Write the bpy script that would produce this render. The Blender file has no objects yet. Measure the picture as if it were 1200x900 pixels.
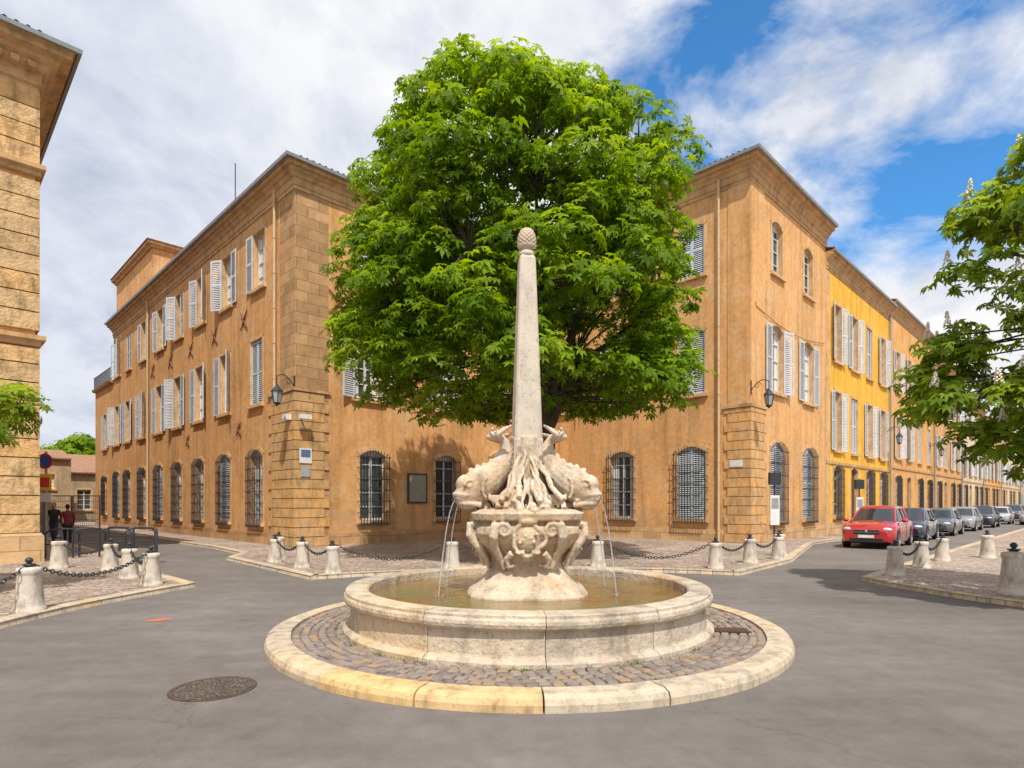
import bpy, bmesh, math, random
import numpy as np
from mathutils import Vector, Matrix, noise as mnoise
random.seed(7); rng=np.random.default_rng(7)
scene=bpy.context.scene
R2=math.sqrt(.5)
U=Vector((R2,R2,0)); V=Vector((-R2,R2,0)); NL=Vector((-R2,-R2,0)); NR=Vector((R2,-R2,0))
Z=Vector((0,0,1))

# ---------------------------------------------------------------- materials
def nt_new(name):
    m=bpy.data.materials.new(name); m.use_nodes=True
    nt=m.node_tree; b=nt.nodes['Principled BSDF']
    return m,nt,b
def N(nt,t,**k):
    n=nt.nodes.new(t)
    for a,v in k.items(): setattr(n,a,v)
    return n
def L(nt,a,b): nt.links.new(a,b)
def ramp(nt,src,stops):
    r=N(nt,'ShaderNodeValToRGB'); e=r.color_ramp.elements
    while len(e)<len(stops): e.new(.5)
    for i,(p,c) in enumerate(stops):
        e[i].position=p
        e[i].color=(c,c,c,1) if isinstance(c,(int,float)) else (*c,1)
    L(nt,src,r.inputs[0]); return r.outputs[0]
def mapping(nt,scale=(1,1,1),src=None):
    if src is None:
        tc=N(nt,'ShaderNodeTexCoord'); src=tc.outputs['Object']
    mp=N(nt,'ShaderNodeMapping'); mp.inputs['Scale'].default_value=scale
    L(nt,src,mp.inputs[0]); return mp.outputs[0]
def noi(nt,vec,scale,detail=5,rough=.55,dist=0):
    n=N(nt,'ShaderNodeTexNoise'); n.inputs['Scale'].default_value=scale
    n.inputs['Detail'].default_value=detail; n.inputs['Roughness'].default_value=rough
    n.inputs['Distortion'].default_value=dist
    L(nt,vec,n.inputs['Vector']); return n.outputs[0]
def mix(nt,a,b,f,mode='MIX'):
    m=N(nt,'ShaderNodeMix',data_type='RGBA',blend_type=mode)
    for s,i in ((f,0),(a,6),(b,7)):
        if isinstance(s,(int,float)): m.inputs[i].default_value=s
        elif isinstance(s,tuple): m.inputs[i].default_value=(*s,1)
        else: L(nt,s,m.inputs[i])
    return m.outputs[2]
def bump(nt,b,h,strength,dist=.02,prev=None):
    n=N(nt,'ShaderNodeBump'); n.inputs['Strength'].default_value=strength
    n.inputs['Distance'].default_value=dist; L(nt,h,n.inputs['Height'])
    if prev is not None: L(nt,prev,n.inputs['Normal'])
    L(nt,n.outputs[0],b.inputs['Normal']); return n.outputs[0]
def sc(c,k): return tuple(x*k for x in c)

def stone(name,c,var=.3,scale=3,rough=.85,bs=25,bd=.01,bst=.5,spec=.2,metal=0,tint=False,stain=.35,pit=False,warm=None,crevice_shade=False):
    m,nt,b=nt_new(name); v=mapping(nt)
    col=ramp(nt,noi(nt,v,scale,6,.6),[(.3,sc(c,1-var)),(.5,c),(.72,tuple(min(1,x*(1+var*.5)) for x in c))])
    if warm:
        col=mix(nt,col,warm,ramp(nt,noi(nt,v,scale*.7,4,.6,.3),[(.48,0.0),(.66,.75)]))
    if stain:
        s=ramp(nt,noi(nt,mapping(nt,(1,1,.35)),1.7*scale,5,.65),[(.48,1),(.68,1-stain)])
        col=mix(nt,col,s,1.0,'MULTIPLY')
    if pit:
        p=ramp(nt,noi(nt,v,scale*9,3,.7),[(.56,1.0),(.72,.58)])
        col=mix(nt,col,p,1.0,'MULTIPLY')
    if crevice_shade:  # occlusion-like brown shade painted into crevices via pointiness, raised edges lightened
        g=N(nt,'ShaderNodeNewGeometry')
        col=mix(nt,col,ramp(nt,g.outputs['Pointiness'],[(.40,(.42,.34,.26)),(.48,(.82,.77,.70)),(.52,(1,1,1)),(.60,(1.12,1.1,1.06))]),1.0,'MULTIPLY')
    if tint:
        a=N(nt,'ShaderNodeAttribute',attribute_name='tint')
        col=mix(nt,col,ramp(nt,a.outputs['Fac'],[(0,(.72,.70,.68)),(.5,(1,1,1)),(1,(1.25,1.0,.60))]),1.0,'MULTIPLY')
    L(nt,col,b.inputs['Base Color'])
    b.inputs['Roughness'].default_value=rough; b.inputs['Metallic'].default_value=metal
    b.inputs['Specular IOR Level'].default_value=spec
    if bst: bump(nt,b,noi(nt,v,bs,5,.65),bst,bd)
    return m
def plaster(name,c,light=1.15,dark=.74,base=(.32,.23,.15),zbase=1.8,pale=(.72,.50,.29)):
    m,nt,b=nt_new(name); v=mapping(nt)
    col=ramp(nt,noi(nt,v,.5,7,.65,.6),[(.3,sc(c,dark)),(.48,c),(.7,sc(c,light))])
    col=mix(nt,col,pale,ramp(nt,noi(nt,v,.8,7,.7),[(.5,0.0),(.66,.55)]))
    st=ramp(nt,noi(nt,mapping(nt,(2.2,2.2,.14)),1.3,5,.6),[(.44,1.0),(.62,.78),(.8,.54)])
    col=mix(nt,col,st,.85,'MULTIPLY')
    fine=ramp(nt,noi(nt,v,6,6,.75),[(.35,.78),(.6,1.08)])
    col=mix(nt,col,fine,.8,'MULTIPLY')
    tc=N(nt,'ShaderNodeTexCoord'); sx=N(nt,'ShaderNodeSeparateXYZ'); L(nt,tc.outputs['Object'],sx.inputs[0])
    mr=N(nt,'ShaderNodeMapRange'); L(nt,sx.outputs[2],mr.inputs[0]); mr.inputs[1].default_value=zbase; mr.inputs[2].default_value=0.0
    ad=N(nt,'ShaderNodeMath',operation='MULTIPLY',use_clamp=True); L(nt,mr.outputs[0],ad.inputs[0]); L(nt,ramp(nt,noi(nt,v,1.6,5,.7),[(.35,.1),(.65,1.0)]),ad.inputs[1])
    col=mix(nt,col,base,ad.outputs[0])
    L(nt,col,b.inputs['Base Color']); b.inputs['Roughness'].default_value=.92; b.inputs['Specular IOR Level'].default_value=.1
    p=bump(nt,b,noi(nt,v,2.5,4,.6),.35,.05); bump(nt,b,noi(nt,v,40,4,.7),.35,.008,p)
    return m
def ashlar(name,c,bw=.9,bh=.4,ms=.012,mortar=.6):
    m,nt,b=nt_new(name); tc=N(nt,'ShaderNodeTexCoord'); sx=N(nt,'ShaderNodeSeparateXYZ'); L(nt,tc.outputs['Object'],sx.inputs[0])
    mu=N(nt,'ShaderNodeMath',operation='MULTIPLY'); L(nt,sx.outputs[0],mu.inputs[0]); mu.inputs[1].default_value=1.414
    cb=N(nt,'ShaderNodeCombineXYZ'); L(nt,mu.outputs[0],cb.inputs[0]); L(nt,sx.outputs[2],cb.inputs[1])
    br=N(nt,'ShaderNodeTexBrick'); L(nt,cb.outputs[0],br.inputs[0])
    br.inputs['Color1'].default_value=(*sc(c,.8),1); br.inputs['Color2'].default_value=(*sc(c,1.12),1); br.inputs['Mortar'].default_value=(*sc(c,mortar),1)
    br.inputs['Scale'].default_value=1; br.inputs['Mortar Size'].default_value=ms; br.inputs['Brick Width'].default_value=bw; br.inputs['Row Height'].default_value=bh
    v=mapping(nt)
    col=mix(nt,br.outputs[0],ramp(nt,noi(nt,v,2.5,7,.7),[(.3,.7),(.55,1.0),(.75,1.15)]),1.0,'MULTIPLY')
    L(nt,col,b.inputs['Base Color']); b.inputs['Roughness'].default_value=.92; b.inputs['Specular IOR Level'].default_value=.1
    p=bump(nt,b,noi(nt,v,14,5,.7),.5,.02)
    inv=N(nt,'ShaderNodeMath',operation='SUBTRACT'); inv.inputs[0].default_value=1; L(nt,br.outputs['Fac'],inv.inputs[1])
    bump(nt,b,inv.outputs[0],.6,.02,p)
    return m
def flat(name,c,rough=.6,metal=0,spec=.4,coat=0,nv=.12,ns=6):
    m,nt,b=nt_new(name); v=mapping(nt)
    L(nt,ramp(nt,noi(nt,v,ns,4,.65),[(.3,sc(c,1-nv)),(.7,tuple(min(1,x*(1+nv)) for x in c))]),b.inputs['Base Color'])
    b.inputs['Roughness'].default_value=rough; b.inputs['Metallic'].default_value=metal
    b.inputs['Specular IOR Level'].default_value=spec; b.inputs['Coat Weight'].default_value=coat
    b.inputs['Coat Roughness'].default_value=.05
    return m
def cobble(name,c1,c2,c3,scale=7,mort=(.2,.17,.14)):
    m,nt,b=nt_new(name); v=mapping(nt)
    vo=N(nt,'ShaderNodeTexVoronoi'); vo.inputs['Scale'].default_value=scale; vo.inputs['Randomness'].default_value=.75; L(nt,v,vo.inputs['Vector'])
    ve=N(nt,'ShaderNodeTexVoronoi',feature='DISTANCE_TO_EDGE'); ve.inputs['Scale'].default_value=scale; ve.inputs['Randomness'].default_value=.75; L(nt,v,ve.inputs['Vector'])
    sp=N(nt,'ShaderNodeSeparateColor'); L(nt,vo.outputs['Color'],sp.inputs[0])
    col=ramp(nt,sp.outputs[0],[(0,c1),(.5,c2),(1,c3)])
    col=mix(nt,mort,col,ramp(nt,ve.outputs['Distance'],[(.03,0.0),(.1,1.0)]))
    col=mix(nt,col,ramp(nt,noi(nt,v,.6,6,.6),[(.3,.7),(.65,1.15)]),1.0,'MULTIPLY')
    L(nt,col,b.inputs['Base Color']); b.inputs['Roughness'].default_value=.8
    p=bump(nt,b,ramp(nt,ve.outputs['Distance'],[(0,0.0),(.2,1.0)]),.8,.02); bump(nt,b,noi(nt,v,40,4,.6),.3,.01,p)
    return m
def asphalt_mat():
    m,nt,b=nt_new('asphalt'); v=mapping(nt)
    col=ramp(nt,noi(nt,v,.35,6,.65,.5),[(.3,(.142,.128,.119)),(.5,(.178,.160,.150)),(.7,(.220,.200,.188))])
    sp=ramp(nt,noi(nt,v,150,2,.8),[(.32,.5),(.5,1.0),(.68,1.75)])
    col=mix(nt,col,sp,.85,'MULTIPLY')
    col=mix(nt,col,ramp(nt,noi(nt,v,4,7,.78),[(.35,.80),(.65,1.12)]),.8,'MULTIPLY')
    col=mix(nt,col,ramp(nt,noi(nt,mapping(nt,(.25,2.0,1)),1.2,5,.6),[(.42,.90),(.62,1.05)]),.8,'MULTIPLY')
    dv=N(nt,'ShaderNodeVectorMath',operation='ADD'); L(nt,v,dv.inputs[0])
    nz=N(nt,'ShaderNodeTexNoise'); nz.inputs['Scale'].default_value=1.1; nz.inputs['Detail'].default_value=6; nz.inputs['Roughness'].default_value=.65; L(nt,v,nz.inputs['Vector'])
    L(nt,nz.outputs['Color'],dv.inputs[1])
    ve=N(nt,'ShaderNodeTexVoronoi',feature='DISTANCE_TO_EDGE'); ve.inputs['Scale'].default_value=.33; L(nt,dv.outputs[0],ve.inputs['Vector'])
    cr=ramp(nt,ve.outputs['Distance'],[(.0008,1.0),(.003,0.0)])
    gate=ramp(nt,noi(nt,v,.23,2,.5),[(.47,0.0),(.56,.6)])
    mm=N(nt,'ShaderNodeMath',operation='MULTIPLY'); L(nt,cr,mm.inputs[0]); L(nt,gate,mm.inputs[1])
    col=mix(nt,col,(.06,.055,.05),mm.outputs[0])
    spots=ramp(nt,noi(nt,v,2.6,3,.5),[(.70,0.0),(.76,.4)])
    col=mix(nt,col,(.08,.073,.068),spots)
    L(nt,col,b.inputs['Base Color']); b.inputs['Roughness'].default_value=.8; b.inputs['Specular IOR Level'].default_value=.3
    bump(nt,b,noi(nt,v,110,3,.8),.9,.007)
    return m
def leaf_mat(name,stops,tr=.5):
    m,nt,b=nt_new(name)
    a=N(nt,'ShaderNodeAttribute',attribute_name='tint')
    col=ramp(nt,a.outputs['Fac'],stops)
    L(nt,col,b.inputs['Base Color']); b.inputs['Roughness'].default_value=.55; b.inputs['Specular IOR Level'].default_value=.2
    t=N(nt,'ShaderNodeBsdfTranslucent'); L(nt,mix(nt,col,(1.6,1.45,.35),1.0,'MULTIPLY'),t.inputs[0])
    ms=N(nt,'ShaderNodeMixShader'); ms.inputs[0].default_value=tr
    L(nt,b.outputs[0],ms.inputs[1]); L(nt,t.outputs[0],ms.inputs[2])
    L(nt,ms.outputs[0],nt.nodes['Material Output'].inputs[0]); return m

M_asph=asphalt_mat()
M_cob=cobble('cobble_pavement',(.31,.225,.185),(.42,.32,.265),(.53,.44,.37),8,(.22,.18,.15))
M_kerb=stone('kerb_stone',(.55,.46,.355),.24,4,.8,40,.006,.6,tint=True,stain=.4,pit=True)
M_fount=stone('fountain_limestone',(.63,.53,.42),.24,2.6,.8,22,.012,.9,stain=.45,pit=True,warm=(.55,.37,.22),crevice_shade=True)
M_basin=stone('basin_limestone',(.57,.49,.40),.22,2.2,.8,13,.03,1.0,tint=True,stain=.40,pit=True,warm=(.50,.37,.25))
M_obel=stone('obelisk_stone',(.60,.525,.44),.16,2.5,.85,45,.006,.8,stain=.22,pit=True)
M_boll=stone('bollard_stone',(.62,.55,.47),.2,5,.8,30,.008,.6,stain=.4,pit=True)
M_sett=stone('sett_stone',(.27,.225,.205),.3,9,.75,50,.006,.5,tint=True,stain=0)
M_mort=stone('mortar',(.23,.20,.17),.3,9)
M_pl1=plaster('ochre_plaster',(.68,.37,.155))
M_pl1b=plaster('ochre_plaster_front',(.67,.36,.15))
M_pl2=plaster('apricot_plaster',(.74,.41,.175),1.1,.82)
M_pl3=plaster('yellow_plaster',(.86,.47,.07),1.08,.85,pale=(.85,.56,.18))
M_pl4=plaster('orange_plaster',(.73,.39,.14))
M_pl5=plaster('cream_plaster',(.70,.58,.41),pale=(.8,.71,.56))
M_pl6=plaster('brown_plaster',(.46,.33,.21))
M_ash=ashlar('brown_ashlar',(.50,.305,.155))
M_ashL=ashlar('tan_ashlar',(.62,.41,.22))
M_quoin=stone('quoin_stone',(.59,.37,.175),.25,3,.9,20,.012,.7,tint=True)
M_corn=stone('cornice_stone',(.56,.35,.175),.25,2,.9,20,.01,.5)
M_trim=stone('trim_stone',(.66,.42,.215),.2,3,.9,20,.008,.4)
M_shut=flat('shutter_paint',(.53,.59,.65),.6,nv=.14,ns=3)
M_frame=flat('window_frame_paint',(.62,.62,.60),.5)
M_iron=flat('wrought_iron',(.045,.05,.06),.5,.3)
M_rust=flat('iron_tie',(.20,.08,.045),.8)
M_pipe=flat('zinc_pipe',(.58,.43,.26),.6)
M_gut=flat('zinc_gutter',(.30,.31,.33),.5,.3)
M_tile=stone('terracotta_tile',(.34,.19,.12),.4,5,.9)
M_white=flat('white_panel',(.72,.72,.70),.6)
M_bark=stone('bark',(.10,.075,.055),.4,6,.95,18,.04,1.0,stain=.3)
M_dark=flat('dark_interior',(.012,.012,.014),.9)
M_rubber=flat('rubber',(.02,.02,.02),.8)
M_door=flat('door_wood',(.10,.05,.03),.5)
def glass():
    m,nt,b=nt_new('window_glass'); v=mapping(nt)
    L(nt,ramp(nt,noi(nt,mapping(nt,(1,1,.5)),.9,3,.5),[(.4,(.02,.025,.03)),(.7,(.10,.11,.11))]),b.inputs['Base Color'])
    b.inputs['Roughness'].default_value=.06; b.inputs['Specular IOR Level'].default_value=.7
    bump(nt,b,noi(nt,v,2.5,2,.5),.08,.05); return m
M_glass=glass()
M_lamp=flat('lantern_glass',(.35,.38,.38),.1,spec=.8)

# ---------------------------------------------------------------- mesh builder
class MB:
    def __init__(s): s.v=[];s.f=[];s.m=[];s.t=[];s.sm=[];s.mats=[];s.tint=.5
    def mi(s,mat):
        if mat not in s.mats: s.mats.append(mat)
        return s.mats.index(mat)
    def face(s,pts,mat,sm=False):
        b=len(s.v); s.v.extend([tuple(p) for p in pts]); s.f.append(tuple(range(b,b+len(pts)))); s.m.append(s.mi(mat)); s.t.append(s.tint); s.sm.append(sm)
    def grid(s,rows,mat,sm=True,closed=False):
        b=len(s.v); n=len(rows[0]); mi=s.mi(mat)
        for r in rows: s.v.extend([tuple(p) for p in r])
        for i in range(len(rows)-1):
            for j in range(n if closed else n-1):
                k=(j+1)%n
                s.f.append((b+i*n+j,b+i*n+k,b+(i+1)*n+k,b+(i+1)*n+j)); s.m.append(mi); s.t.append(s.tint); s.sm.append(sm)
    def hexa(s,p,mat):
        b=len(s.v); s.v.extend([tuple(q) for q in p]); mi=s.mi(mat)
        for f in ((3,2,1,0),(4,5,6,7),(0,1,5,4),(1,2,6,5),(2,3,7,6),(3,0,4,7)):
            s.f.append(tuple(b+i for i in f)); s.m.append(mi); s.t.append(s.tint); s.sm.append(False)
    def box(s,F,a0,a1,n0,n1,z0,z1,mat):
        P=F.P
        s.hexa([P(a0,n0,z0),P(a1,n0,z0),P(a1,n1,z0),P(a0,n1,z0),P(a0,n0,z1),P(a1,n0,z1),P(a1,n1,z1),P(a0,n1,z1)],mat)
    def tube(s,pts,rad,mat,seg=8,cap=True,squash=1.0):
        pts=[Vector(p) for p in pts]; rows=[]
        t=(pts[1]-pts[0]).normalized(); ref=Vector((0,0,1)) if abs(t.z)<.9 else Vector((1,0,0))
        x=t.cross(ref).normalized()
        for i,p in enumerate(pts):
            if i==0: t=(pts[1]-pts[0])
            elif i==len(pts)-1: t=pts[-1]-pts[-2]
            else: t=pts[i+1]-pts[i-1]
            t.normalize(); x=(x-t*x.dot(t)).normalized(); y=t.cross(x)
            r=rad[i] if isinstance(rad,(list,tuple)) else rad
            rows.append([p+x*(math.cos(2*math.pi*k/seg)*r)+y*(math.sin(2*math.pi*k/seg)*r*squash) for k in range(seg)])
        s.grid(rows,mat,True,True)
        if cap:
            s.face(rows[0][::-1],mat,True); s.face(rows[-1],mat,True)
    def ball(s,c,r,mat,seg=12,rings=8,R=None):
        c=Vector(c); r=Vector(r) if not isinstance(r,(int,float)) else Vector((r,r,r)); rows=[]
        for i in range(rings+1):
            th=math.pi*(i/rings*.98+.01); row=[]
            for k in range(seg):
                ph=2*math.pi*k/seg; q=Vector((r.x*math.sin(th)*math.cos(ph),r.y*math.sin(th)*math.sin(ph),-r.z*math.cos(th)))
                if R is not None: q=R@q
                row.append(c+q)
            rows.append(row)
        s.grid(rows,mat,True,True); s.face(rows[0][::-1],mat,True); s.face(rows[-1],mat,True)
    def lathe(s,c,prof,mat,seg=32,sm=True,e=2,a0=0,cap=True):
        rows=[]
        for r,z in prof:
            row=[]
            for k in range(seg):
                a=2*math.pi*k/seg+a0; q=1.0
                if e!=2:
                    q=(abs(math.cos(a-a0))**e+abs(math.sin(a-a0))**e)**(-1/e)
                row.append((c[0]+r*q*math.cos(a),c[1]+r*q*math.sin(a),z))
            rows.append(row)
        s.grid(rows,mat,sm,True)
        if cap: s.face(rows[0][::-1],mat); s.face(rows[-1],mat)
    def arcblock(s,c,prof,a0,a1,mat,n=6):
        rows=[[(c[0]+r*math.cos(a0+(a1-a0)*i/n),c[1]+r*math.sin(a0+(a1-a0)*i/n),z) for r,z in prof] for i in range(n+1)]
        s.grid(rows,mat,False,True); s.face(rows[0],mat); s.face(rows[-1][::-1],mat)
    def torus(s,c,ax1,ax2,R,r,mat,n=10,m=5,stretch=1):
        c=Vector(c); ax3=ax1.cross(ax2); rows=[]
        for i in range(n+1):
            a=2*math.pi*i/n; d=ax1*math.cos(a)*stretch+ax2*math.sin(a); dn=(ax1*math.cos(a)+ax2*math.sin(a))
            rows.append([c+d*R+dn*(r*math.cos(2*math.pi*j/m))+ax3*(r*math.sin(2*math.pi*j/m)) for j in range(m)])
        s.grid(rows,mat,True,True)
    def build(s,name,parent=None,fix=True):
        me=bpy.data.meshes.new(name); me.from_pydata(s.v,[],s.f)
        for m in s.mats: me.materials.append(m)
        me.polygons.foreach_set('material_index',s.m); me.polygons.foreach_set('use_smooth',s.sm)
        at=me.attributes.new('tint','FLOAT','FACE'); at.data.foreach_set('value',s.t)
        me.update()
        if fix:
            bm=bmesh.new(); bm.from_mesh(me)
            bmesh.ops.recalc_face_normals(bm,faces=bm.faces); bm.to_mesh(me); bm.free()
        o=bpy.data.objects.new(name,me); scene.collection.objects.link(o)
        if parent: 
            o.parent=parent; o.matrix_parent_inverse=Matrix.Translation(parent.location).inverted()
        return o
class Fr:
    def __init__(s,O,A,Nn,z=0): s.O=Vector((O[0],O[1],z)); s.A=A; s.N=Nn
    def P(s,a,n,z): return s.O+s.A*a+s.N*n+Z*z
def empty(name,loc):
    e=bpy.data.objects.new(name,None); e.location=loc; scene.collection.objects.link(e); e.empty_display_size=.3
    bpy.context.view_layer.update(); return e
def sweep(mb,path,prof,mat,sm=False,caps=True):
    path=[Vector((p[0],p[1],0)) for p in path]; rows=[]
    nr=[]
    for i in range(len(path)-1):
        d=(path[i+1]-path[i]).normalized(); nr.append(Vector((d.y,-d.x,0)))
    for i,p in enumerate(path):
        if i==0: m=nr[0]
        elif i==len(path)-1: m=nr[-1]
        else:
            m=(nr[i-1]+nr[i]); m=m/ max(.3,(1+nr[i-1].dot(nr[i])))
        rows.append([p+m*o+Z*z for o,z in prof])
    mb.grid(rows,mat,sm,False)
    if caps: mb.face(rows[0],mat); mb.face(rows[-1][::-1],mat)

# ---------------------------------------------------------------- facade kit
def shutter(mb,F,a_h,dirn,w,z0,z1,ang):
    A=(F.A*dirn*math.cos(ang)+F.N*math.sin(ang)); Nn=(F.N*math.cos(ang)-F.A*dirn*math.sin(ang))
    G=Fr((0,0),A,Nn); G.O=F.P(a_h,.03,0)
    mb.box(G,0,.07,0,.04,z0,z1,M_shut); mb.box(G,w-.07,w,0,.04,z0,z1,M_shut)
    for zz in (z0,(z0+z1)/2-.04,z1-.09): mb.box(G,.07,w-.07,0.002,.038,zz,zz+.09,M_shut)
    n=int((z1-z0)/.085)
    for i in range(n):
        zz=z0+.06+i*(z1-z0-.1)/n
        P=G.P
        mb.hexa([P(.07,.008,zz+.035),P(w-.07,.008,zz+.035),P(w-.07,.032,zz),P(.07,.032,zz),
                 P(.07,.008,zz+.05),P(w-.07,.008,zz+.05),P(w-.07,.032,zz+.015),P(.07,.032,zz+.015)],M_shut)
def facade(parent,F,Ln,z0,H,ops,mat,zones=(),tag=''):
    w=MB(); d=MB(); sh=MB(); g=MB()
    av={0,Ln}; zv={z0,H}
    for (x0,x1,zb,zt,mm) in zones: av|={x0,x1}; zv|={zb,zt}
    for o in ops: av|={o['a']-o['w']/2,o['a']+o['w']/2}; zv|={o['z0'],o['z1']}
    av=sorted(round(x,4) for x in av if -1e-6<=x<=Ln+1e-6); zv=sorted(round(z,4) for z in zv)
    for i in range(len(av)-1):
        if av[i+1]-av[i]<1e-4: continue
        for j in range(len(zv)-1):
            if zv[j+1]-zv[j]<1e-4: continue
            ca=(av[i]+av[i+1])/2; cz=(zv[j]+zv[j+1])/2
            if any(abs(ca-o['a'])<o['w']/2 and o['z0']<cz<o['z1'] for o in ops): continue
            mm=mat
            for (x0,x1,zb,zt,m2) in zones:
                if x0<ca<x1 and zb<cz<zt: mm=m2
            w.face([F.P(av[i],0,zv[j]),F.P(av[i+1],0,zv[j]),F.P(av[i+1],0,zv[j+1]),F.P(av[i],0,zv[j+1])],mm)
    for o in ops:
        a0=o['a']-o['w']/2; a1=o['a']+o['w']/2; zb=o['z0']; zt=o['z1']; ar=o.get('arch',0); D=.26
        P=F.P; n=10
        arc=[(a0+(a1-a0)*k/n, zt-ar*((2*k/n-1)**2)) for k in range(n+1)]
        if ar:
            for k in range(n):
                w.face([P(arc[k][0],0,arc[k][1]),P(arc[k+1][0],0,arc[k+1][1]),P(arc[k+1][0],0,zt),P(arc[k][0],0,zt)],mat)
        for k in range(n):
            w.face([P(arc[k][0],0,arc[k][1]),P(arc[k+1][0],0,arc[k+1][1]),P(arc[k+1][0],-D,arc[k+1][1]),P(arc[k][0],-D,arc[k][1])],M_trim)
        for aa in (a0,a1): w.face([P(aa,0,zb),P(aa,-D,zb),P(aa,-D,zt-ar),P(aa,0,zt-ar)],M_trim)
        w.face([P(a0,0,zb),P(a1,0,zb),P(a1,-D,zb),P(a0,-D,zb)],M_trim)
        tw=.14; tn=.022
        if o.get('trim',True):
            d.box(F,a0-tw,a0-.001,.002,tn,zb,zt-ar,M_trim); d.box(F,a1+.001,a1+tw,.002,tn,zb,zt-ar,M_trim)
            for k in range(n):
                s0=1+2*tw/o['w']
                q=[(arc[k]),(arc[k+1]),((arc[k+1][0]-o['a'])*s0+o['a'],arc[k+1][1]+tw),((arc[k][0]-o['a'])*s0+o['a'],arc[k][1]+tw)]
                d.hexa([P(q[i][0],.002,q[i][1]) for i in range(4)]+[P(q[i][0],tn,q[i][1]) for i in range(4)],M_trim)
            d.box(F,a0-.16,a1+.16,.002,.13,zb-.13,zb-.002,M_trim)
        kind=o.get('kind','win')
        d.face([P(a0,-D+.01,zb),P(a1,-D+.01,zb),P(a1,-D+.01,zt),P(a0,-D+.01,zt)],M_glass if kind!='dark' else M_dark)
        if kind=='closed':
            hw=o['w']/2-.01
            shutter(sh,Fr(P(a0+.01,-.12,0)[:2],F.A,F.N),0,1,hw,zb+.02,zt-.03,0)
            shutter(sh,Fr(P(a1-.01,-.12,0)[:2],F.A,F.N),0,-1,hw,zb+.02,zt-.03,0)
        elif kind=='win':
            f=.06; n1=-D+.07
            d.box(F,a0,a0+f,-D+.02,n1,zb,zt,M_frame); d.box(F,a1-f,a1,-D+.02,n1,zb,zt,M_frame)
            d.box(F,a0+f,a1-f,-D+.02,n1-.002,zb,zb+.1,M_frame); d.box(F,a0+f,a1-f,-D+.02,n1-.002,zt-ar*.6-.12,zt,M_frame)
            d.box(F,o['a']-.05,o['a']+.05,-D+.02,n1+.01,zb+.1,zt-.1,M_frame)
            nb=o.get('bars',3)
            for k in range(1,nb+1):
                zz=zb+(zt-zb)*k/(nb+1)
                d.box(F,a0+f,o['a']-.05,-D+.02,n1-.01,zz-.02,zz+.02,M_frame); d.box(F,o['a']+.05,a1-f,-D+.02,n1-.01,zz-.02,zz+.02,M_frame)
            if random.random()<.5:
                cw=o['w']*.22
                for aa in (a0+f,a1-f-cw): d.box(F,aa,aa+cw,-D+.012,-D+.018,zb+.1,zt-.12,M_white)
        if kind=='door':
            d.box(F,a0,a1,-D+.02,-D+.1,zb,zt,M_door)
            for k in range(3):
                for s_ in (0,1): d.box(F,a0+.12+s_*(a1-a0)/2,a0+(a1-a0)/2-.12+s_*(a1-a0)/2,-D+.101,-D+.125,zb+.25+k*(zt-zb)*.29,zb+(k+1)*(zt-zb)*.29,M_door)
        shm=o.get('shut')
        if shm:
            hw=o['w']/2+.02; zt2=zt-(ar*.5 if ar else 0)
            if 'L' in shm: shutter(sh,F,a0-.01,-1,hw,zb,zt2,math.radians(random.choice([2,4,8,16,30])))
            if 'R' in shm: shutter(sh,F,a1+.01,1,hw,zb,zt2,math.radians(random.choice([2,4,8,16,30])))
            if 'l' in shm: shutter(sh,Fr(P(a0+.01,-.08,0)[:2],F.A,F.N),0,1,hw-.03,zb+.01,zt2-.02,0)
            if 'r' in shm: shutter(sh,Fr(P(a1-.01,-.08,0)[:2],F.A,F.N),0,-1,hw-.03,zb+.01,zt2-.02,0)
        if o.get('grille'):
            e=o.get('gp',.16); b=.011
            nv=int((o['w']+.1)/.13); ga0=a0-.06; ga1=a1+.06
            for k in range(nv+1):
                aa=ga0+(ga1-ga0)*k/nv; x=2*k/nv-1; top=zt+.02-ar*x*x*.9
                g.box(F,aa-b,aa+b,e-b,e+b,zb-.14,top,M_iron)
            nh=7
            for k in range(nh):
                zz=zb-.1+(zt-ar-zb+.05)*k/(nh-1)
                g.box(F,ga0-.06,ga1+.06,e+b+.001,e+b+.02,zz-.014,zz+.014,M_iron)
                for aa in (ga0-.06,ga1+.04): g.box(F,aa,aa+.02,0,e+b,zz-.012,zz+.012,M_iron)
            for k in range(nv):
                aa=ga0+(ga1-ga0)*(k+.5)/nv
                g.torus(F.P(aa,e+b+.012,zb-.14),F.A,Z,.05,.008,M_iron,8,4)
    w.build('walls'+tag,parent,False)
    if d.f: d.build('window_frames'+tag,parent)
    if sh.f: sh.build('shutters'+tag,parent)
    if g.f: g.build('window_grilles'+tag,parent)
def quoins(mb,F,w0,w1,z0,z1,ch=.36,pr=.05,gap=.03,sgn=1,mat=None):
    z=z0;i=0
    while z<z1-.05:
        zz=min(z+ch-gap,z1); wd=w0 if i%2 else w1
        mb.tint=random.uniform(.3,.75)
        cut=wd*random.uniform(.45,.6)
        mb.box(F,-pr if sgn>0 else 0,cut-.006,.002,pr,z,zz,mat or M_quoin); mb.tint=random.uniform(.3,.75); mb.box(F,cut+.006,wd,.002,pr-.004,z,zz,mat or M_quoin)
        z+=ch;i+=1
    mb.tint=.5
CORN=[(0,-1.0),(.06,-1.0),(.06,-.86),(.12,-.82),(.12,-.55),(.2,-.5),(.28,-.38),(.42,-.3),(.45,-.22),(.66,-.18),(.66,-.04),(.74,.02),(.74,.07),(0,.07)]
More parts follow.
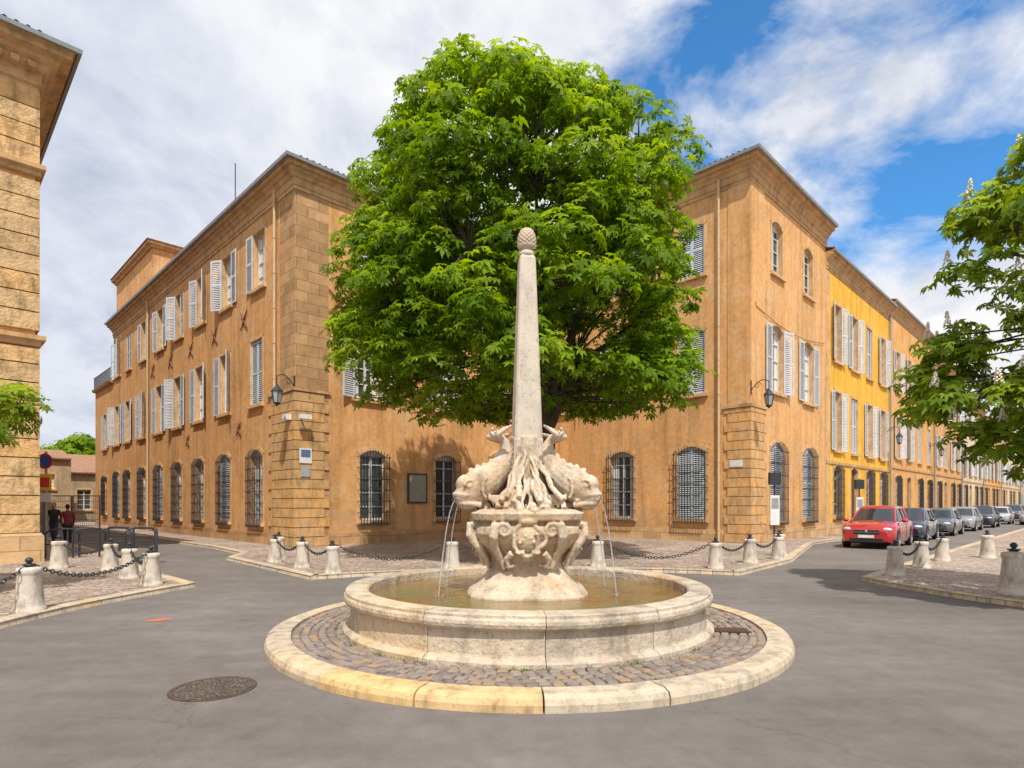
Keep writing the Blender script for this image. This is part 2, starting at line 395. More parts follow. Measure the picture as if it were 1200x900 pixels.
def cornice(parent,path,H,k=1.0,slope=5,kz=None):
    kz=kz or k
    mb=MB(); sweep(mb,path,[(o*k,H+z*kz) for o,z in CORN],M_corn)
    sweep(mb,path,[(.745*k,H-.02),(.745*k+.09,H-.02),(.745*k+.11,H+.09),(.745*k,H+.09)],M_gut)
    mb.build('cornice',parent)
    r=MB(); e=.745*k+.03
    sweep(r,path,[(e,H+.08),(e,H+.12),(-slope,H+.12+(slope+e)*.25),(-slope,H+.06+(slope+e)*.25)],M_tile)
    pts=[Vector((p[0],p[1],0)) for p in path]
    for i in range(len(pts)-1):
        d=pts[i+1]-pts[i]; ln=d.length; d.normalize(); nn=Vector((d.y,-d.x,0)); n=int(ln/.24)
        for j in range(n+1):
            a=pts[i]+d*(ln*j/n)
            rr=[]
            for (o,zz,rad) in ((e+.02,H+.11,.06),(e-1.2,H+.11+1.22*.25,.055)):
                rr.append([a+nn*o+d*(math.cos(t)*rad)+Z*(zz+math.sin(t)*rad) for t in [math.pi*q/5 for q in range(6)]])
            r.tint=random.random(); r.grid(rr,M_tile,True)
    r.tint=.5
    r.build('roof',parent)
def backwalls(parent,pts,H,mat):
    mb=MB()
    for i in range(len(pts)-1):
        a,b=pts[i],pts[i+1]; mb.face([(a[0],a[1],0),(b[0],b[1],0),(b[0],b[1],H),(a[0],a[1],H)],mat)
    mb.build('rear_walls',parent,False)
def xy(v): return (v.x,v.y)
def pipe(mb,F,a,z0,z1,mat=M_pipe):
    mb.tube([F.P(a,.12,z1+.2),F.P(a,.12,z1)]+[F.P(a,.12,z1-(z1-z0)*k/4) for k in range(1,5)],.055,mat,8)
    for k in range(6):
        zz=z0+.5+(z1-z0-.8)*k/5; mb.tube([F.P(a,.12,zz),F.P(a,.12,zz+.05)],.07,mat,8)

# ================================================================ LEFT CORNER BUILDING
P1=Vector((-8,22,0)); 
LEN_V=28.3; S=13.9; Cc=P1+U*S; P2=Cc-V*11.0
H1=14.15
e1=empty('ochre_corner_building',P1)
FL=Fr(xy(P1),V,NL); FF=Fr(xy(P1),U,NR)
tp=[3.5,7.0,10.4,13.8,17.2,20.7,24.3,27.2]
ops=[]
for i,t in enumerate(tp):
    ops.append(dict(a=t,w=1.25,z0=.9,z1=3.9,arch=.28,grille=True,kind='closed' if i%3==1 else 'win',bars=4))
    k1='closed' if i in (0,) else 'win'
    ops.append(dict(a=t,w=1.2,z0=5.75,z1=8.4,arch=0,kind=k1,shut=None if k1=='closed' else 'LR'))
    ops.append(dict(a=t-.3,w=1.15,z0=10.45,z1=12.75,arch=0,kind='win',shut=['R','LR','LR','lR','LR','LR','lr','LR'][i]))
facade(e1,FL,LEN_V,0,H1,ops,M_pl1,zones=[(0,1.25,0,H1,M_ash)],tag='_street')
ops=[]
for i,t in enumerate([3.3,7.1,10.9]):
    if i<2: ops.append(dict(a=t,w=1.2,z0=1.0,z1=3.85,arch=.22,grille=True,kind='win',bars=4,gp=.22))
    ops.append(dict(a=t-.25,w=1.2,z0=5.9,z1=8.4,kind='win',shut='LR'))
    ops.append(dict(a=t-.25,w=1.2,z0=10.5,z1=12.75,kind='win',shut='lR' if i==0 else 'LR'))
ops.append(dict(a=10.9,w=1.7,z0=.12,z1=3.7,arch=.5,kind='door'))
facade(e1,FF,S,0,H1,ops,M_pl1b,zones=[(0,1.35,0,H1,M_ash)],tag='_square')
q=MB()
quoins(q,FL,1.95,2.25,.1,5.85); quoins(q,FF,1.15,1.35,.1,5.85,sgn=0)
q.box(FL,-.09,2.3,.002,.09,5.87,5.98,M_corn); q.box(FF,0,1.4,.002,.085,5.87,5.98,M_corn)
q.box(FL,2.3,LEN_V,.002,.05,.0,.55,M_ash); q.box(FF,1.4,S,.002,.05,0,.55,M_ash)
for k in range(12):
    t0=-1.2+2.4*k/12; t1=-1.2+2.4*(k+1)/12
    z_0=3.95+.45*(1-(t0/1.2)**2); z_1=3.95+.45*(1-(t1/1.2)**2); P=FF.P
    q.hexa([P(10.9+t0,.002,z_0-.12),P(10.9+t1,.002,z_1-.12),P(10.9+t1,.002,z_1+.06),P(10.9+t0,.002,z_0+.06),P(10.9+t0,.28,z_0-.06),P(10.9+t1,.28,z_1-.06),P(10.9+t1,.28,z_1+.06),P(10.9+t0,.28,z_0+.06)],M_corn)
q.box(FF,9.7,12.1,.003,.22,3.78,3.93,M_corn)
q.build('corner_quoins',e1)
p=MB(); pipe(p,FL,1.5,6,H1-.6,M_pipe); pipe(p,FL,19.2,.1,H1-.6,M_pipe)
p.build('drainpipes',e1)
cornice(e1,[xy(P1+V*LEN_V),xy(P1),xy(Cc)],H1,.62,kz=.85)
c=MB()
for (Fx,lst) in ((FL,[(t+1.2,9.45,.36) for t in tp[:5]]+[(tp[1]-1.7,4.9,.26),(tp[3]-1.7,4.9,.26)]),(FF,[(1.75,9.5,.42),(5.3,9.5,.36)])):
    for a,z,r in lst:
        for sg in (1,-1):
            pp=[Fx.P(a+r*t,.05,z+r*sg*t+.05*sg*math.sin(t*3)) for t in (-1,-.5,0,.5,1)]
            c.tube(pp,[.022,.03,.04,.03,.022],M_rust,6)
c.build('iron_wall_ties',e1)
c=MB(); c.box(FF,5.0-.02,6.0,.01,.07,1.7,3.0,M_iron); c.box(FF,5.06,5.92,.07,.075,1.78,2.92,flat('notice_board_panel',(.24,.24,.19),.4)); c.build('notice_board',e1)
backwalls(e1,[xy(P1+V*LEN_V),xy(P1+V*LEN_V+U*(S+8)),xy(Cc+U*8)],H1,M_pl1)
a0=P1+V*19.2-NL*.15; HA=17.2
FA=Fr(xy(a0),V,NL); FB=Fr(xy(a0),U,NR)
facade(e1,FA,9.0,H1,HA,[],M_pl1,tag='_attic'); facade(e1,FB,8,H1,HA,[dict(a=2.2,w=.8,z0=15.6,z1=16.4,kind='dark',trim=False)],M_pl1,tag='_attic_side')
mb=MB(); sweep(mb,[xy(a0+V*9),xy(a0),xy(a0+U*8)],[(0,HA-.2),(.1,HA-.2),(.15,HA-.1),(.3,HA-.05),(.33,HA+.1),(-.1,HA+.1)],M_corn)
sweep(mb,[xy(a0+V*9),xy(a0),xy(a0+U*8)],[(.38,HA+.11),(.38,HA+.16),(-4,HA+.8),(-4,HA+.7)],M_tile); mb.build('attic_roof',e1)
mb=MB(); 
for (tt,uu,h) in ((12.5,1.5,1.9),(9.5,1.8,1.6)):
    b=P1+V*tt+U*uu; G=Fr(xy(b),V,NL); mb.box(G,-.5,.5,-.35,.35,H1+.3,H1+h,M_pl1); mb.box(G,-.56,.56,-.4,.4,H1+h,H1+h+.1,M_corn)
    for k in (-.25,.2): mb.tube([b+V*k+Z*(H1+h+.1),b+V*k+Z*(H1+h+.45)],.1,M_tile,8)
pa=P1+V*8.5+U*1
mb.tube([pa+Z*H1,pa+Z*(H1+3.9)],.025,M_iron,5)
mb.build('chimneys_and_antenna',e1)

e1b=empty('terrace_annex_building',P1+V*LEN_V)
FX=Fr(xy(P1+V*LEN_V),V,NL)
facade(e1b,FX,6,0,10.4,[dict(a=2.6,w=1.1,z0=1,z1=3.7,kind='win',grille=True,arch=.2),dict(a=2.6,w=1.1,z0=5.7,z1=8.2,kind='win',shut='LR')],M_pl1)
mb=MB(); sweep(mb,[xy(P1+V*(LEN_V+6)),xy(P1+V*LEN_V)],[(0,10.2),(.2,10.25),(.25,10.4),(-.2,10.4)],M_corn)
for k in range(40):
    mb.box(FX,k*.15,k*.15+.02,.1,.12,10.4,11.3,M_iron)
mb.box(FX,0,6,.09,.13,11.3,11.34,M_iron); mb.build('terrace_railing',e1b)
backwalls(e1b,[xy(P1+V*(LEN_V+6)),xy(P1+V*(LEN_V+6)+U*12),xy(P1+V*LEN_V+U*12)],10.4,M_pl1)

# ================================================================ RIGHT CORNER BUILDING
H2=15.6
e2=empty('apricot_corner_building',P2)
GL=Fr(xy(P2),V,NL); GR=Fr(xy(P2),U,NR)
ops=[]
for i,t in enumerate([2.6,6.2,9.7]):
    if i<2: ops.append(dict(a=t,w=1.35,z0=1.0,z1=4.15,arch=.25,grille=True,kind='closed' if i==0 else 'win',bars=4,gp=.22))
    else: ops.append(dict(a=t-.2,w=1.2,z0=1.5,z1=3.6,kind='win'))
    ops.append(dict(a=t,w=1.25,z0=6.4,z1=9.2,arch=.15,kind='closed' if i==0 else 'win',shut=None if i==0 else 'LR'))
    ops.append(dict(a=t,w=1.2,z0=11.5,z1=13.75,arch=.15,kind='closed' if i==0 else 'win',shut=None if i==0 else 'LR'))
facade(e2,GL,11.0,0,H2,ops,M_pl2,tag='_square')
ops=[]
for i,t in enumerate([2.7,6.5]):
    ops.append(dict(a=t,w=1.4,z0=.95,z1=4.35,arch=.35,grille=True,kind='closed',gp=.2))
    ops.append(dict(a=t,w=1.3,z0=6.5,z1=9.4,arch=.2,kind='win',shut='LR'))
    ops.append(dict(a=t,w=1.2,z0=11.6,z1=13.9,arch=.25,kind='win'))
facade(e2,GR,9.0,0,H2,ops,M_pl2,tag='_street')
q=MB(); qlm=stone('quoin_stone_light',(.65,.40,.19),.2,3,.9,20,.01,.5,tint=True)
quoins(q,GL,.95,1.1,.1,5.6,ch=.38,sgn=1,mat=qlm); quoins(q,GR,1.3,1.5,.1,5.6,ch=.38,sgn=0,mat=qlm)
q.box(GL,-.08,1.15,.002,.085,5.62,5.75,M_corn); q.box(GR,0,1.55,.002,.08,5.62,5.75,M_corn)
q.box(GL,0,.95,.002,.03,5.76,H2-.9,M_pl2); q.box(GR,0,1.3,.002,.03,5.76,H2-.9,M_pl2)
q.box(GL,1.15,11,.002,.05,0,.6,M_ashL); q.box(GR,1.55,9,.002,.05,0,.6,M_ashL)
q.build('corner_quoins',e2)
p=MB(); pipe(p,GL,.95+.35,.1,H2-.6,M_pipe)
pts=[GR.P(.4,.05,9.9)]+[GR.P(.4+8.2*k/12,.05,9.75-.35*math.sin(math.pi*k/12)) for k in range(13)]; p.tube(pts,.012,M_iron,4)
p.build('drainpipe_and_cable',e2)
cornice(e2,[xy(Cc),xy(P2),xy(P2+U*9)],H2,.68,kz=.9)
backwalls(e2,[xy(P2+U*9),xy(P2+U*9+V*18),xy(Cc+V*7),xy(Cc)],H2,M_pl2)
mb=MB(); mb.box(GL,.3,.85,.056,.075,3.2,3.48,M_white); mb.build('street_name_plate',e2)

def row_house(name,t0,ln,H,mat,wins,fl,kk=.5):
    O=P2+U*t0; e=empty(name,O); F=Fr(xy(O),U,NR)
    ops=[]
    for i in range(wins):
        a=ln*(i+.62)/(wins+.2)
        for j,(zb,zt) in enumerate(fl):
            if j==0: ops.append(dict(a=a,w=1.2,z0=(.1 if i%3==1 else 1.0),z1=zt,arch=.2,kind='door' if i%3==1 else 'win',grille=(i%3!=1)))
            else: ops.append(dict(a=a,w=1.1,z0=zb,z1=zt,kind='closed' if random.random()<.2 else 'win',shut='LR',arch=0))
    for o in ops:
        if o['kind']=='closed': o['shut']=None
    facade(e,F,ln,0,H,ops,mat)
    m=MB(); m.box(F,0,ln,.002,.06,fl[1][0]-.75,fl[1][0]-.6,M_corn); m.box(F,0.02,.5,.002,.03,0,H-.9,M_trim); m.box(F,.5,ln,.003,.045,0,.7,M_ashL)
    pipe(m,F,ln-.25,.1,H-.7,M_gut); m.build('string_course',e)
    cornice(e,[xy(O),xy(O+U*ln)],H,kk,kz=.8)
    backwalls(e,[xy(O+U*ln),xy(O+U*ln+V*10),xy(O+V*10),xy(O)],H,mat)
    if random.random()<.9:
        c=MB(); b=O+U*(ln*.55)+V*1.6; G=Fr(xy(b),U,NR); c.box(G,-.6,.6,-.35,.35,H+.2,H+1.7,mat); c.box(G,-.66,.66,-.4,.4,H+1.7,H+1.8,M_corn)
        for k in (-.35,0,.35): c.tube([b+U*k+Z*(H+1.8),b+U*k+Z*(H+2.15)],.1,M_tile,8)
        c.build('chimney',e)
row_house('yellow_townhouse',9.0,12.5,14.5,M_pl3,4,[(1,3.7),(4.5,7.6),(9.2,12.2)])
row_house('orange_townhouse',21.5,14,14.9,M_pl4,4,[(1,3.6),(4.8,7.6),(9.3,12),])
row_house('ochre_townhouse',35.5,13,14.0,M_pl1,4,[(1,3.6),(4.8,7.4),(8.9,11.4)])
row_house('cream_townhouse',48.5,14,12.0,M_pl5,4,[(1,3.6),(4.6,7.2),(8.6,10.8)])
row_house('tan_townhouse',62.5,16,11.5,M_pl4,5,[(1,3.6),(4.6,7.2),(8.4,10.2)])
row_house('cream_townhouse',78.5,24,11.0,M_pl5,6,[(1,3.6),(4.6,7.2),(8.2,9.8)])
Oe=P2+U*104-V*14; ee=empty('pale_house',Oe); Fe=Fr(xy(Oe),V,-U)
facade(ee,Fe,26,0,10,[dict(a=3+4*i,w=1.3,z0=z,z1=z+2,kind='win',shut='LR') for i in range(6) for z in (1.2,4.6,7.2)],M_pl5)
cornice(ee,[xy(Oe+V*26),xy(Oe)],10,.6)

# ================================================================ NEAR LEFT BUILDING
C0=Vector((-13.25,16.6,0)); H3=14.2
e3=empty('stone_corner_building',C0)
FC=Fr(xy(C0),-U,NR); FD=Fr(xy(C0),V,U)
facade(e3,FC,22,0,H3,[dict(a=4+3.6*i,w=1.2,z0=z,z1=z+2.6,kind='win',shut='LR' if z>4 else None) for i in range(5) for z in (1,6.4,10.6)],M_pl1,tag='_square')
facade(e3,FD,40,0,H3,[dict(a=4+3.6*i,w=1.2,z0=z,z1=z+2.6,kind='win',shut='LR' if z>4 else None) for i in range(10) for z in (1,6.4,10.2)],M_pl1,tag='_street')
q=MB(); qm=stone('quoin_stone_tan',(.66,.45,.24),.32,3,.9,10,.05,1.0,tint=True,stain=.45)
for (zb,zt) in ((.9,6.0),(6.5,10.7),(11.1,13.2)):
    quoins(q,FC,1.7,2.3,zb,zt,ch=.52,pr=.09,gap=.035,mat=qm); quoins(q,FD,1.7,2.3,zb,zt,ch=.52,pr=.09,gap=.035,sgn=0,mat=qm)
sweep(q,[xy(C0-U*22),xy(C0),xy(C0+V*40)],[(0,0),(.18,0),(.18,.8),(.12,.88),(0,.88)],M_ashL)
for z in (6.02,10.75): sweep(q,[xy(C0-U*22),xy(C0),xy(C0+V*40)],[(0,z),(.12,z+.03),(.12,z+.14),(.22,z+.2),(.22,z+.32),(0,z+.36)],M_corn)
for k in range(60): q.box(FC,.02+k*.36,.2+k*.36,.08,.42,H3-.62,H3-.46,M_corn)
q.build('quoins_and_string_courses',e3)
cornice(e3,[xy(C0-U*22),xy(C0),xy(C0+V*40)],H3,1.12)

Of=Vector((-46,50,0)); ef=empty('tiled_roof_cottage',Of); Ff=Fr(xy(Of),U,NR)
facade(ef,Ff,20,0,4.6,[dict(a=2+3.2*i,w=1.1,z0=1.1,z1=3.0,kind='win') for i in range(6)],M_pl6)
mb=MB(); sweep(mb,[xy(Of),xy(Of+U*20)],[(.4,4.5),(.4,4.62),(-5,6.6),(-5,6.4)],M_tile); mb.build('roof',ef)
Og=Vector((-30.5,36.5,0)); 
eg=empty('stone_shed',Og+V*14); Fg=Fr(xy(Og+V*14),U,NR)
facade(eg,Fg,5,0,5.4,[dict(a=1.3,w=1,z0=.1,z1=2.6,kind='dark'),dict(a=3.4,w=1,z0=2.9,z1=4.1,kind='win')],M_pl6)
mb=MB(); sweep(mb,[xy(Og+V*14),xy(Og+V*14+U*5)],[(.3,5.35),(.3,5.45),(-4,6.4),(-4,6.3)],M_tile); mb.build('roof',eg)

# ================================================================ GROUND
FX0,FY0=.2,8.14
g=MB(); g.face([(-600,-300,0),(600,-300,0),(600,900,0),(-600,900,0)],M_asph); g.build('road',None,False)
def smooth_curve(pts,n=6):
    out=[]
    P=[pts[0]]+pts+[pts[-1]]
    for i in range(1,len(P)-2):
        for k in range(n):
            t=k/n; p0,p1,p2,p3=[np.array(P[j],float) for j in (i-1,i,i+1,i+2)]
            out.append(tuple(.5*((2*p1)+(-p0+p2)*t+(2*p0-5*p1+4*p2-p3)*t*t+(-p0+3*p1-3*p2+p3)*t**3)))
    out.append(tuple(pts[-1])); return out
def pavement(name,kerbpath,rest,h=.09,mat=M_cob):
    mb=MB(); poly=[(x,y,h-.006) for x,y in kerbpath+rest]
    bm=bmesh.new(); vs=[bm.verts.new(p) for p in poly]; f=bm.faces.new(vs); bmesh.ops.triangulate(bm,faces=[f])
    for t in bm.faces: mb.face([v.co for v in t.verts],mat)
    bm.free()
    P=[Vector((x,y,0)) for x,y in kerbpath]
    path=[P[0]]
    for i in range(len(P)-1):
        d=P[i+1]-P[i]; n=max(1,round(d.length/.9))
        for k in range(1,n+1): path.append(P[i]+d*k/n)
    def nrm(i):
        a=path[max(0,i-1)]; b=path[min(len(path)-1,i+1)]; d=(b-a).normalized(); return Vector((d.y,-d.x,0))
    for i in range(len(path)-1):
        mb.tint=random.uniform(.3,.75)
        a,b=path[i],path[i+1]; na,nb=nrm(i),nrm(i+1); d=(b-a).normalized()*.006
        a=a+d;b=b-d; w=.26
        mb.hexa([a-na*w,b-nb*w,b+nb*.01,a+na*.01,a-na*w+Z*h,b-nb*w+Z*h,b-nb*.02+Z*h,a-na*.02+Z*h],M_kerb)
    mb.tint=.5
    return mb.build(name)
arc=smooth_curve([(-4.5,13.3),(-3.2,14.05),(-1.5,14.6),(.4,14.8),(2.2,14.85),(4.0,14.6),(5.4,14.1)])
left=[(-45,56.2),(-11.2,22.4),(-9.0,19.8),(-8.6,18.0)]
right=[(8.1,17.3),(9.2,19.2),(12.4,24.6),(13.5,25.8),(86,98)]
pavement('pavement',left+arc+right,[(60,98),(9.6,24),(1.8,31.8),(-8,22),(-40,56)])
arcL=smooth_curve([(-5.2,2.0),(-6.3,4.6),(-6.85,7.2),(-6.95,9.6),(-6.45,12.2)])
pavement('pavement',arcL+[(-8.5,14.2),(-12.6,19.0),(-50,56.4)],[(-80,40),(-80,-20),(-9,-8)])
arcR=smooth_curve([(7.7,13.2),(7.75,12.0),(8.0,10.6),(8.4,9.2),(8.0,6.5),(6.8,4)])
pavement('pavement',[(93,98.6)]+[(9.3,14.9)]+arcR,[(12,-6),(60,-6),(120,80)])

# ================================================================ FOUNTAIN
ef=empty('dolphin_fountain',(FX0,FY0,0)); FC_=(FX0,FY0)
mb=MB(); n=19; prof=[(3.02,.0),(3.02,.125),(3.22,.13),(3.29,.105),(3.31,.06),(3.31,0)]
for i in range(n):
    a0=2*math.pi*i/n+.1; mb.tint=random.uniform(.35,.72)
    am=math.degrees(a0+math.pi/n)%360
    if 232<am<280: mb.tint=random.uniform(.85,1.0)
    jr=random.uniform(-.008,.008)
    mb.arcblock(FC_,[(r+jr,z+jr*.6 if z>.01 else z) for r,z in prof],a0+.0025,a0+2*math.pi/n-.0025,M_kerb,6)
mb.build('kerb_ring',ef)
mb=MB(); mb.lathe(FC_,[(3.03,0),(3.03,.088),(.1,.088)],M_mort,64,False)
r=2.40
while r<3.0:
    nn=int(2*math.pi*r/.12); ph=random.random()
    for i in range(nn):
        a0=(i+ph)*2*math.pi/nn; a1=a0+2*math.pi/nn; jz=random.uniform(-.007,.007)
        dr=random.uniform(-.008,.008); r0=r+.006+dr; r1=r+.094+dr; g_=random.uniform(.006,.012)/r
        def c_(rr,aa,z): return (FX0+rr*math.cos(aa),FY0+rr*math.sin(aa),z)
        g2=.014
        b_=[c_(r0,a0+g_,.08),c_(r1,a0+g_,.08),c_(r1,a1-g_,.08),c_(r0,a1-g_,.08)]
        mid_=[c_(r0,a0+g_,.098+jz),c_(r1,a0+g_,.098+jz),c_(r1,a1-g_,.098+jz),c_(r0,a1-g_,.098+jz)]
        t_=[c_(r0+g2,a0+g_+g2/r,.11+jz),c_(r1-g2,a0+g_+g2/r,.11+jz),c_(r1-g2,a1-g_-g2/r,.11+jz),c_(r0+g2,a1-g_-g2/r,.11+jz)]
        mb.tint=random.random()*.9
        mb.grid([b_,mid_,t_],M_sett,False,True); mb.face(t_,M_sett)
    r+=.101
mb.build('cobbled_platform',ef,False)
mb=MB(); n=12
prof=[(2.42,.08),(2.42,.15),(2.39,.175),(2.335,.19),(2.33,.21),(2.325,.44),(2.34,.455),(2.37,.465),(2.40,.49),(2.41,.525),(2.405,.56),(2.385,.585),(2.385,.612),(2.37,.622),(2.12,.622),(2.10,.60),(2.09,.3),(2.09,.08)]
random.seed(11)
for i in range(n):
    a0=2*math.pi*i/n-.47; mb.tint=random.uniform(.28,.70); jr=random.uniform(-.007,.007)
    mb.arcblock(FC_,[(r+jr,z+jr*.5 if z>.1 else z) for r,z in prof],a0+.0018,a0+2*math.pi/n-.0018,M_basin,12)
mb.build('basin_wall',ef)
def water_mat():
    m,nt,b=nt_new('fountain_water'); v=mapping(nt)
    L(nt,ramp(nt,noi(nt,v,1.8,5,.65),[(.35,(.16,.075,.02)),(.5,(.22,.14,.045)),(.65,(.14,.16,.06))]),b.inputs['Base Color'])
    b.inputs['Roughness'].default_value=.05; b.inputs['Specular IOR Level'].default_value=.45
    bump(nt,b,noi(nt,v,9,3,.6,1.0),.5,.03); return m
mb=MB(); mb.lathe(FC_,[(2.10,.50),(1.0,.50),(.2,.50)],water_mat(),48,True,cap=False); mb.build('water',ef,False)

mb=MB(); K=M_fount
pr=[(.80,.38),(.80,.53),(.77,.57),(.74,.60),(.66,.64),(.57,.73),(.50,.84),(.47,.94),(.49,1.02),(.56,1.10),(.66,1.20),(.72,1.32),(.71,1.40),(.66,1.44),(.67,1.47),(.74,1.49),(.76,1.58),(.66,1.62),(.3,1.66)]
mb.lathe(FC_,pr,K,48,True,e=3.4,a0=math.radians(-90))
mb.lathe(FC_,[(.45,1.55),(.36,1.8),(.27,2.05),(.24,2.3),(.225,2.6)],K,16,True)
for k in range(4):
    ph=math.radians(-90+90*k); er=Vector((math.cos(ph),math.sin(ph),0)); et=Vector((-er.y,er.x,0)); O=Vector((FX0,FY0,0))
    def Q(r,s,z): return O+er*r+et*s+Z*z
    Rm=Matrix((( er.x,et.x,0),(er.y,et.y,0),(0,0,1)))
    mb.ball(Q(.65,0,1.26),(.13,.16,.18),K,14,10,Rm)
    mb.tube([Q(.70,(.20+.03*math.cos(3*t))*math.cos(t),1.26+(.20+.03*math.cos(4*t))*math.sin(t)) for t in [2*math.pi*i/24 for i in range(25)]],.03,K,8)
    for sg in (1,-1):
        mb.tube([Q(.70+.02*i/16,sg*(.30+.10*(1-i/16)*math.cos(i*.7)),1.36+.10*(1-i/16)*math.sin(i*.7)) for i in range(17)],[.04*(1-i/22) for i in range(17)],K,8)
        mb.tube([Q(.66,sg*(.20),1.08),Q(.60,sg*.27,1.0),Q(.57,sg*.24,.90),Q(.55,sg*.15,.92)],[.045,.04,.035,.025],K,8)
        mb.tube([Q(.60,sg*.42,1.45),Q(.74,sg*.41,1.42),Q(.74,sg*.43,1.3),Q(.64,sg*.42,1.15),Q(.54,sg*.35,1.0),Q(.50,sg*.30,.86)],[.04,.06,.06,.055,.04,.03],K,8)
        mb.tube([Q(.72,sg*(.05+.035*i),1.10-.02*math.sin(i)) for i in range(4)],.025,K,6)
    mb.ball(Q(.69,0,1.48),(.08,.14,.06),K,12,8,Rm); mb.ball(Q(.66,0,1.03),(.06,.07,.06),K,10,8,Rm)
    for i in range(7): mb.ball(Q(.765+random.uniform(-.01,.01),(i-3)*.035,1.25+random.uniform(-.07,.07)),.024,K,8,6)
    for i in range(16):
        s0=(i-7.5)*.016; s1=s0*3.2+random.uniform(-.1,.1); z1=random.uniform(1.60,1.78); zt=random.uniform(2.2,2.52)
        pts=[];rad=[]
        for j in range(8):
            u=j/7; pts.append(Q(.20+.44*u**1.4+.03*math.sin(u*9+i),s0+(s1-s0)*u+.026*math.sin(u*11+i*2),zt+(z1-zt)*u)); rad.append(.018+.022*u)
        mb.tube(pts,rad,K,6)
    for i in range(12):
        mb.ball(Q(random.uniform(.5,.70),random.uniform(-.3,.3),random.uniform(1.6,1.70)),(random.uniform(.05,.10),random.uniform(.05,.09),random.uniform(.04,.08)),K,8,6,Rm)
jets=[]
for ang in (203,337,23,157):
    ph=math.radians(ang); er=Vector((math.cos(ph),math.sin(ph),0)); et=Vector((-er.y,er.x,0)); O=Vector((FX0,FY0,0))
    def Q(r,s,z): return O+er*r+et*s+Z*z
    Rm=Matrix((( er.x,et.x,0),(er.y,et.y,0),(0,0,1)))
    path=[(1.01,1.735),(.96,1.76),(.88,1.81),(.79,1.87),(.68,1.94),(.57,2.01),(.47,2.09),(.39,2.19),(.33,2.30),(.30,2.41),(.32,2.51),(.38,2.59)]
    rad=[.06,.11,.165,.21,.235,.225,.19,.15,.115,.088,.065,.05]
    pts=[Q(a,0,b) for a,b in path]
    mb.tube(pts,rad,K,18)
    mb.ball(Q(.86,0,1.95),(.145,.15,.13),K,14,10,Rm)
    for zz,rr,r0,w in ((1.80,.034,1.00,.125),(1.685,.034,.95,.12)):
        mb.tube([Q(r0-.24+.26*math.sin(t),w*math.cos(t)*1.2,zz+.02*math.sin(t)) for t in [math.pi*i/10 for i in range(11)]],rr,K,8)
    mb.ball(Q(.84,0,1.67),(.13,.10,.06),K,12,8,Rm)
    for sg in (1,-1):
        mb.ball(Q(.87,sg*.15,1.925),(.05,.04,.045),K,10,8,Rm)
        mb.tube([Q(.87+.075*math.cos(t),sg*.165,1.93+.07*math.sin(t)) for t in [math.pi*i/7-.1 for i in range(8)]],.019,K,6)
        mb.tube([Q(.68+.04*math.cos(t*1.2),sg*.228,1.90+.13*math.sin(t)) for t in [math.pi*(i/7)-1.57 for i in range(8)]],.022,K,6)
        for f in range(5):
            mb.tube([Q(.62,sg*.19,1.78),Q(.55-.04*f,sg*(.27+.02*f),1.71+.02*f),Q(.44-.05*f,sg*(.30+.03*f),1.68+.06*f)],[.032,.03,.014],K,6)
        for f in range(6):
            mb.tube([Q(.37,0,2.56),Q(.43+.012*f,sg*(.04+.028*f),2.61-.002*f),Q(.50-.028*f,sg*(.07+.05*f),2.65+.012*f)],[.045,.038,.018],K,6)
    for i in range(3,10):
        a,b=path[i]; a2,b2=path[i+1]; d=Vector((a2-a,b2-b)).normalized(); rr=rad[i]
        mb.ball(Q(a+d.y*rr*.97,0,b-d.x*rr*.97),(.04,.022,.04),K,8,6,Rm)
    jets.append((Q(1.0,0,1.745),er))
car=mb.build('carved_pedestal_and_dolphins',ef)
md=car.modifiers.new('r','REMESH'); md.mode='VOXEL'; md.voxel_size=.012; md.use_smooth_shade=True
tx=bpy.data.textures.new('chip','CLOUDS'); tx.noise_scale=.06; tx.noise_depth=3
dd=car.modifiers.new('d','DISPLACE'); dd.texture=tx; dd.strength=.012; dd.texture_coords='GLOBAL'; dd.mid_level=.5
mb=MB()
mj,nt,b=nt_new('jet_water'); b.inputs['Base Color'].default_value=(.9,.95,1,1); b.inputs['Roughness'].default_value=.05; b.inputs['Transmission Weight'].default_value=.8; b.inputs['IOR'].default_value=1.33
for p0,er in jets:
    pts=[p0+er*(.24*t)+Z*(.03*t-1.27*t*t) for t in [i/14 for i in range(15)]]
    mb.tube(pts,[.0045+.004*i/14+random.uniform(-.001,.001) for i in range(15)],mj,6)
    for _ in range(16):
        a=random.random()*6.28; rr=random.random()*.1; mb.ball(pts[-1]+Vector((math.cos(a)*rr,math.sin(a)*rr,random.random()*.08)),.006,mj,6,4)
mb.build('water_jets',ef)
mb=MB(); a0=math.radians(45+8)
def sq(h,z,ch=.10):
    pts=[]
    for k in range(4):
        for s in (-1,1):
            a=a0+math.pi/2*k; d=Vector((math.cos(a),math.sin(a),0)); t=Vector((-d.y,d.x,0)); pts.append(Vector((FX0,FY0,z))+d*(h*1.414-h*ch)+t*(s*h*ch))
    return pts
rows=[sq(.205,2.15),sq(.195,2.55)]+[sq(.188-.080*k/8,2.57+2.45*k/8) for k in range(9)]+[sq(.07,5.07)]
mb.grid(rows,M_obel,False,True); mb.face(rows[-1],M_obel)
mb.lathe(FC_,[(.07,5.04),(.10,5.06),(.11,5.09),(.09,5.12),(.065,5.14),(.07,5.16),(.11,5.17),(.13,5.20),(.11,5.225),(.05,5.23)],M_obel,24)
mb.build('obelisk',ef)
mb=MB(); M_cone=stone('cone_stone',(.50,.41,.32),.25,4,.85,30,.008,.6,stain=.4)
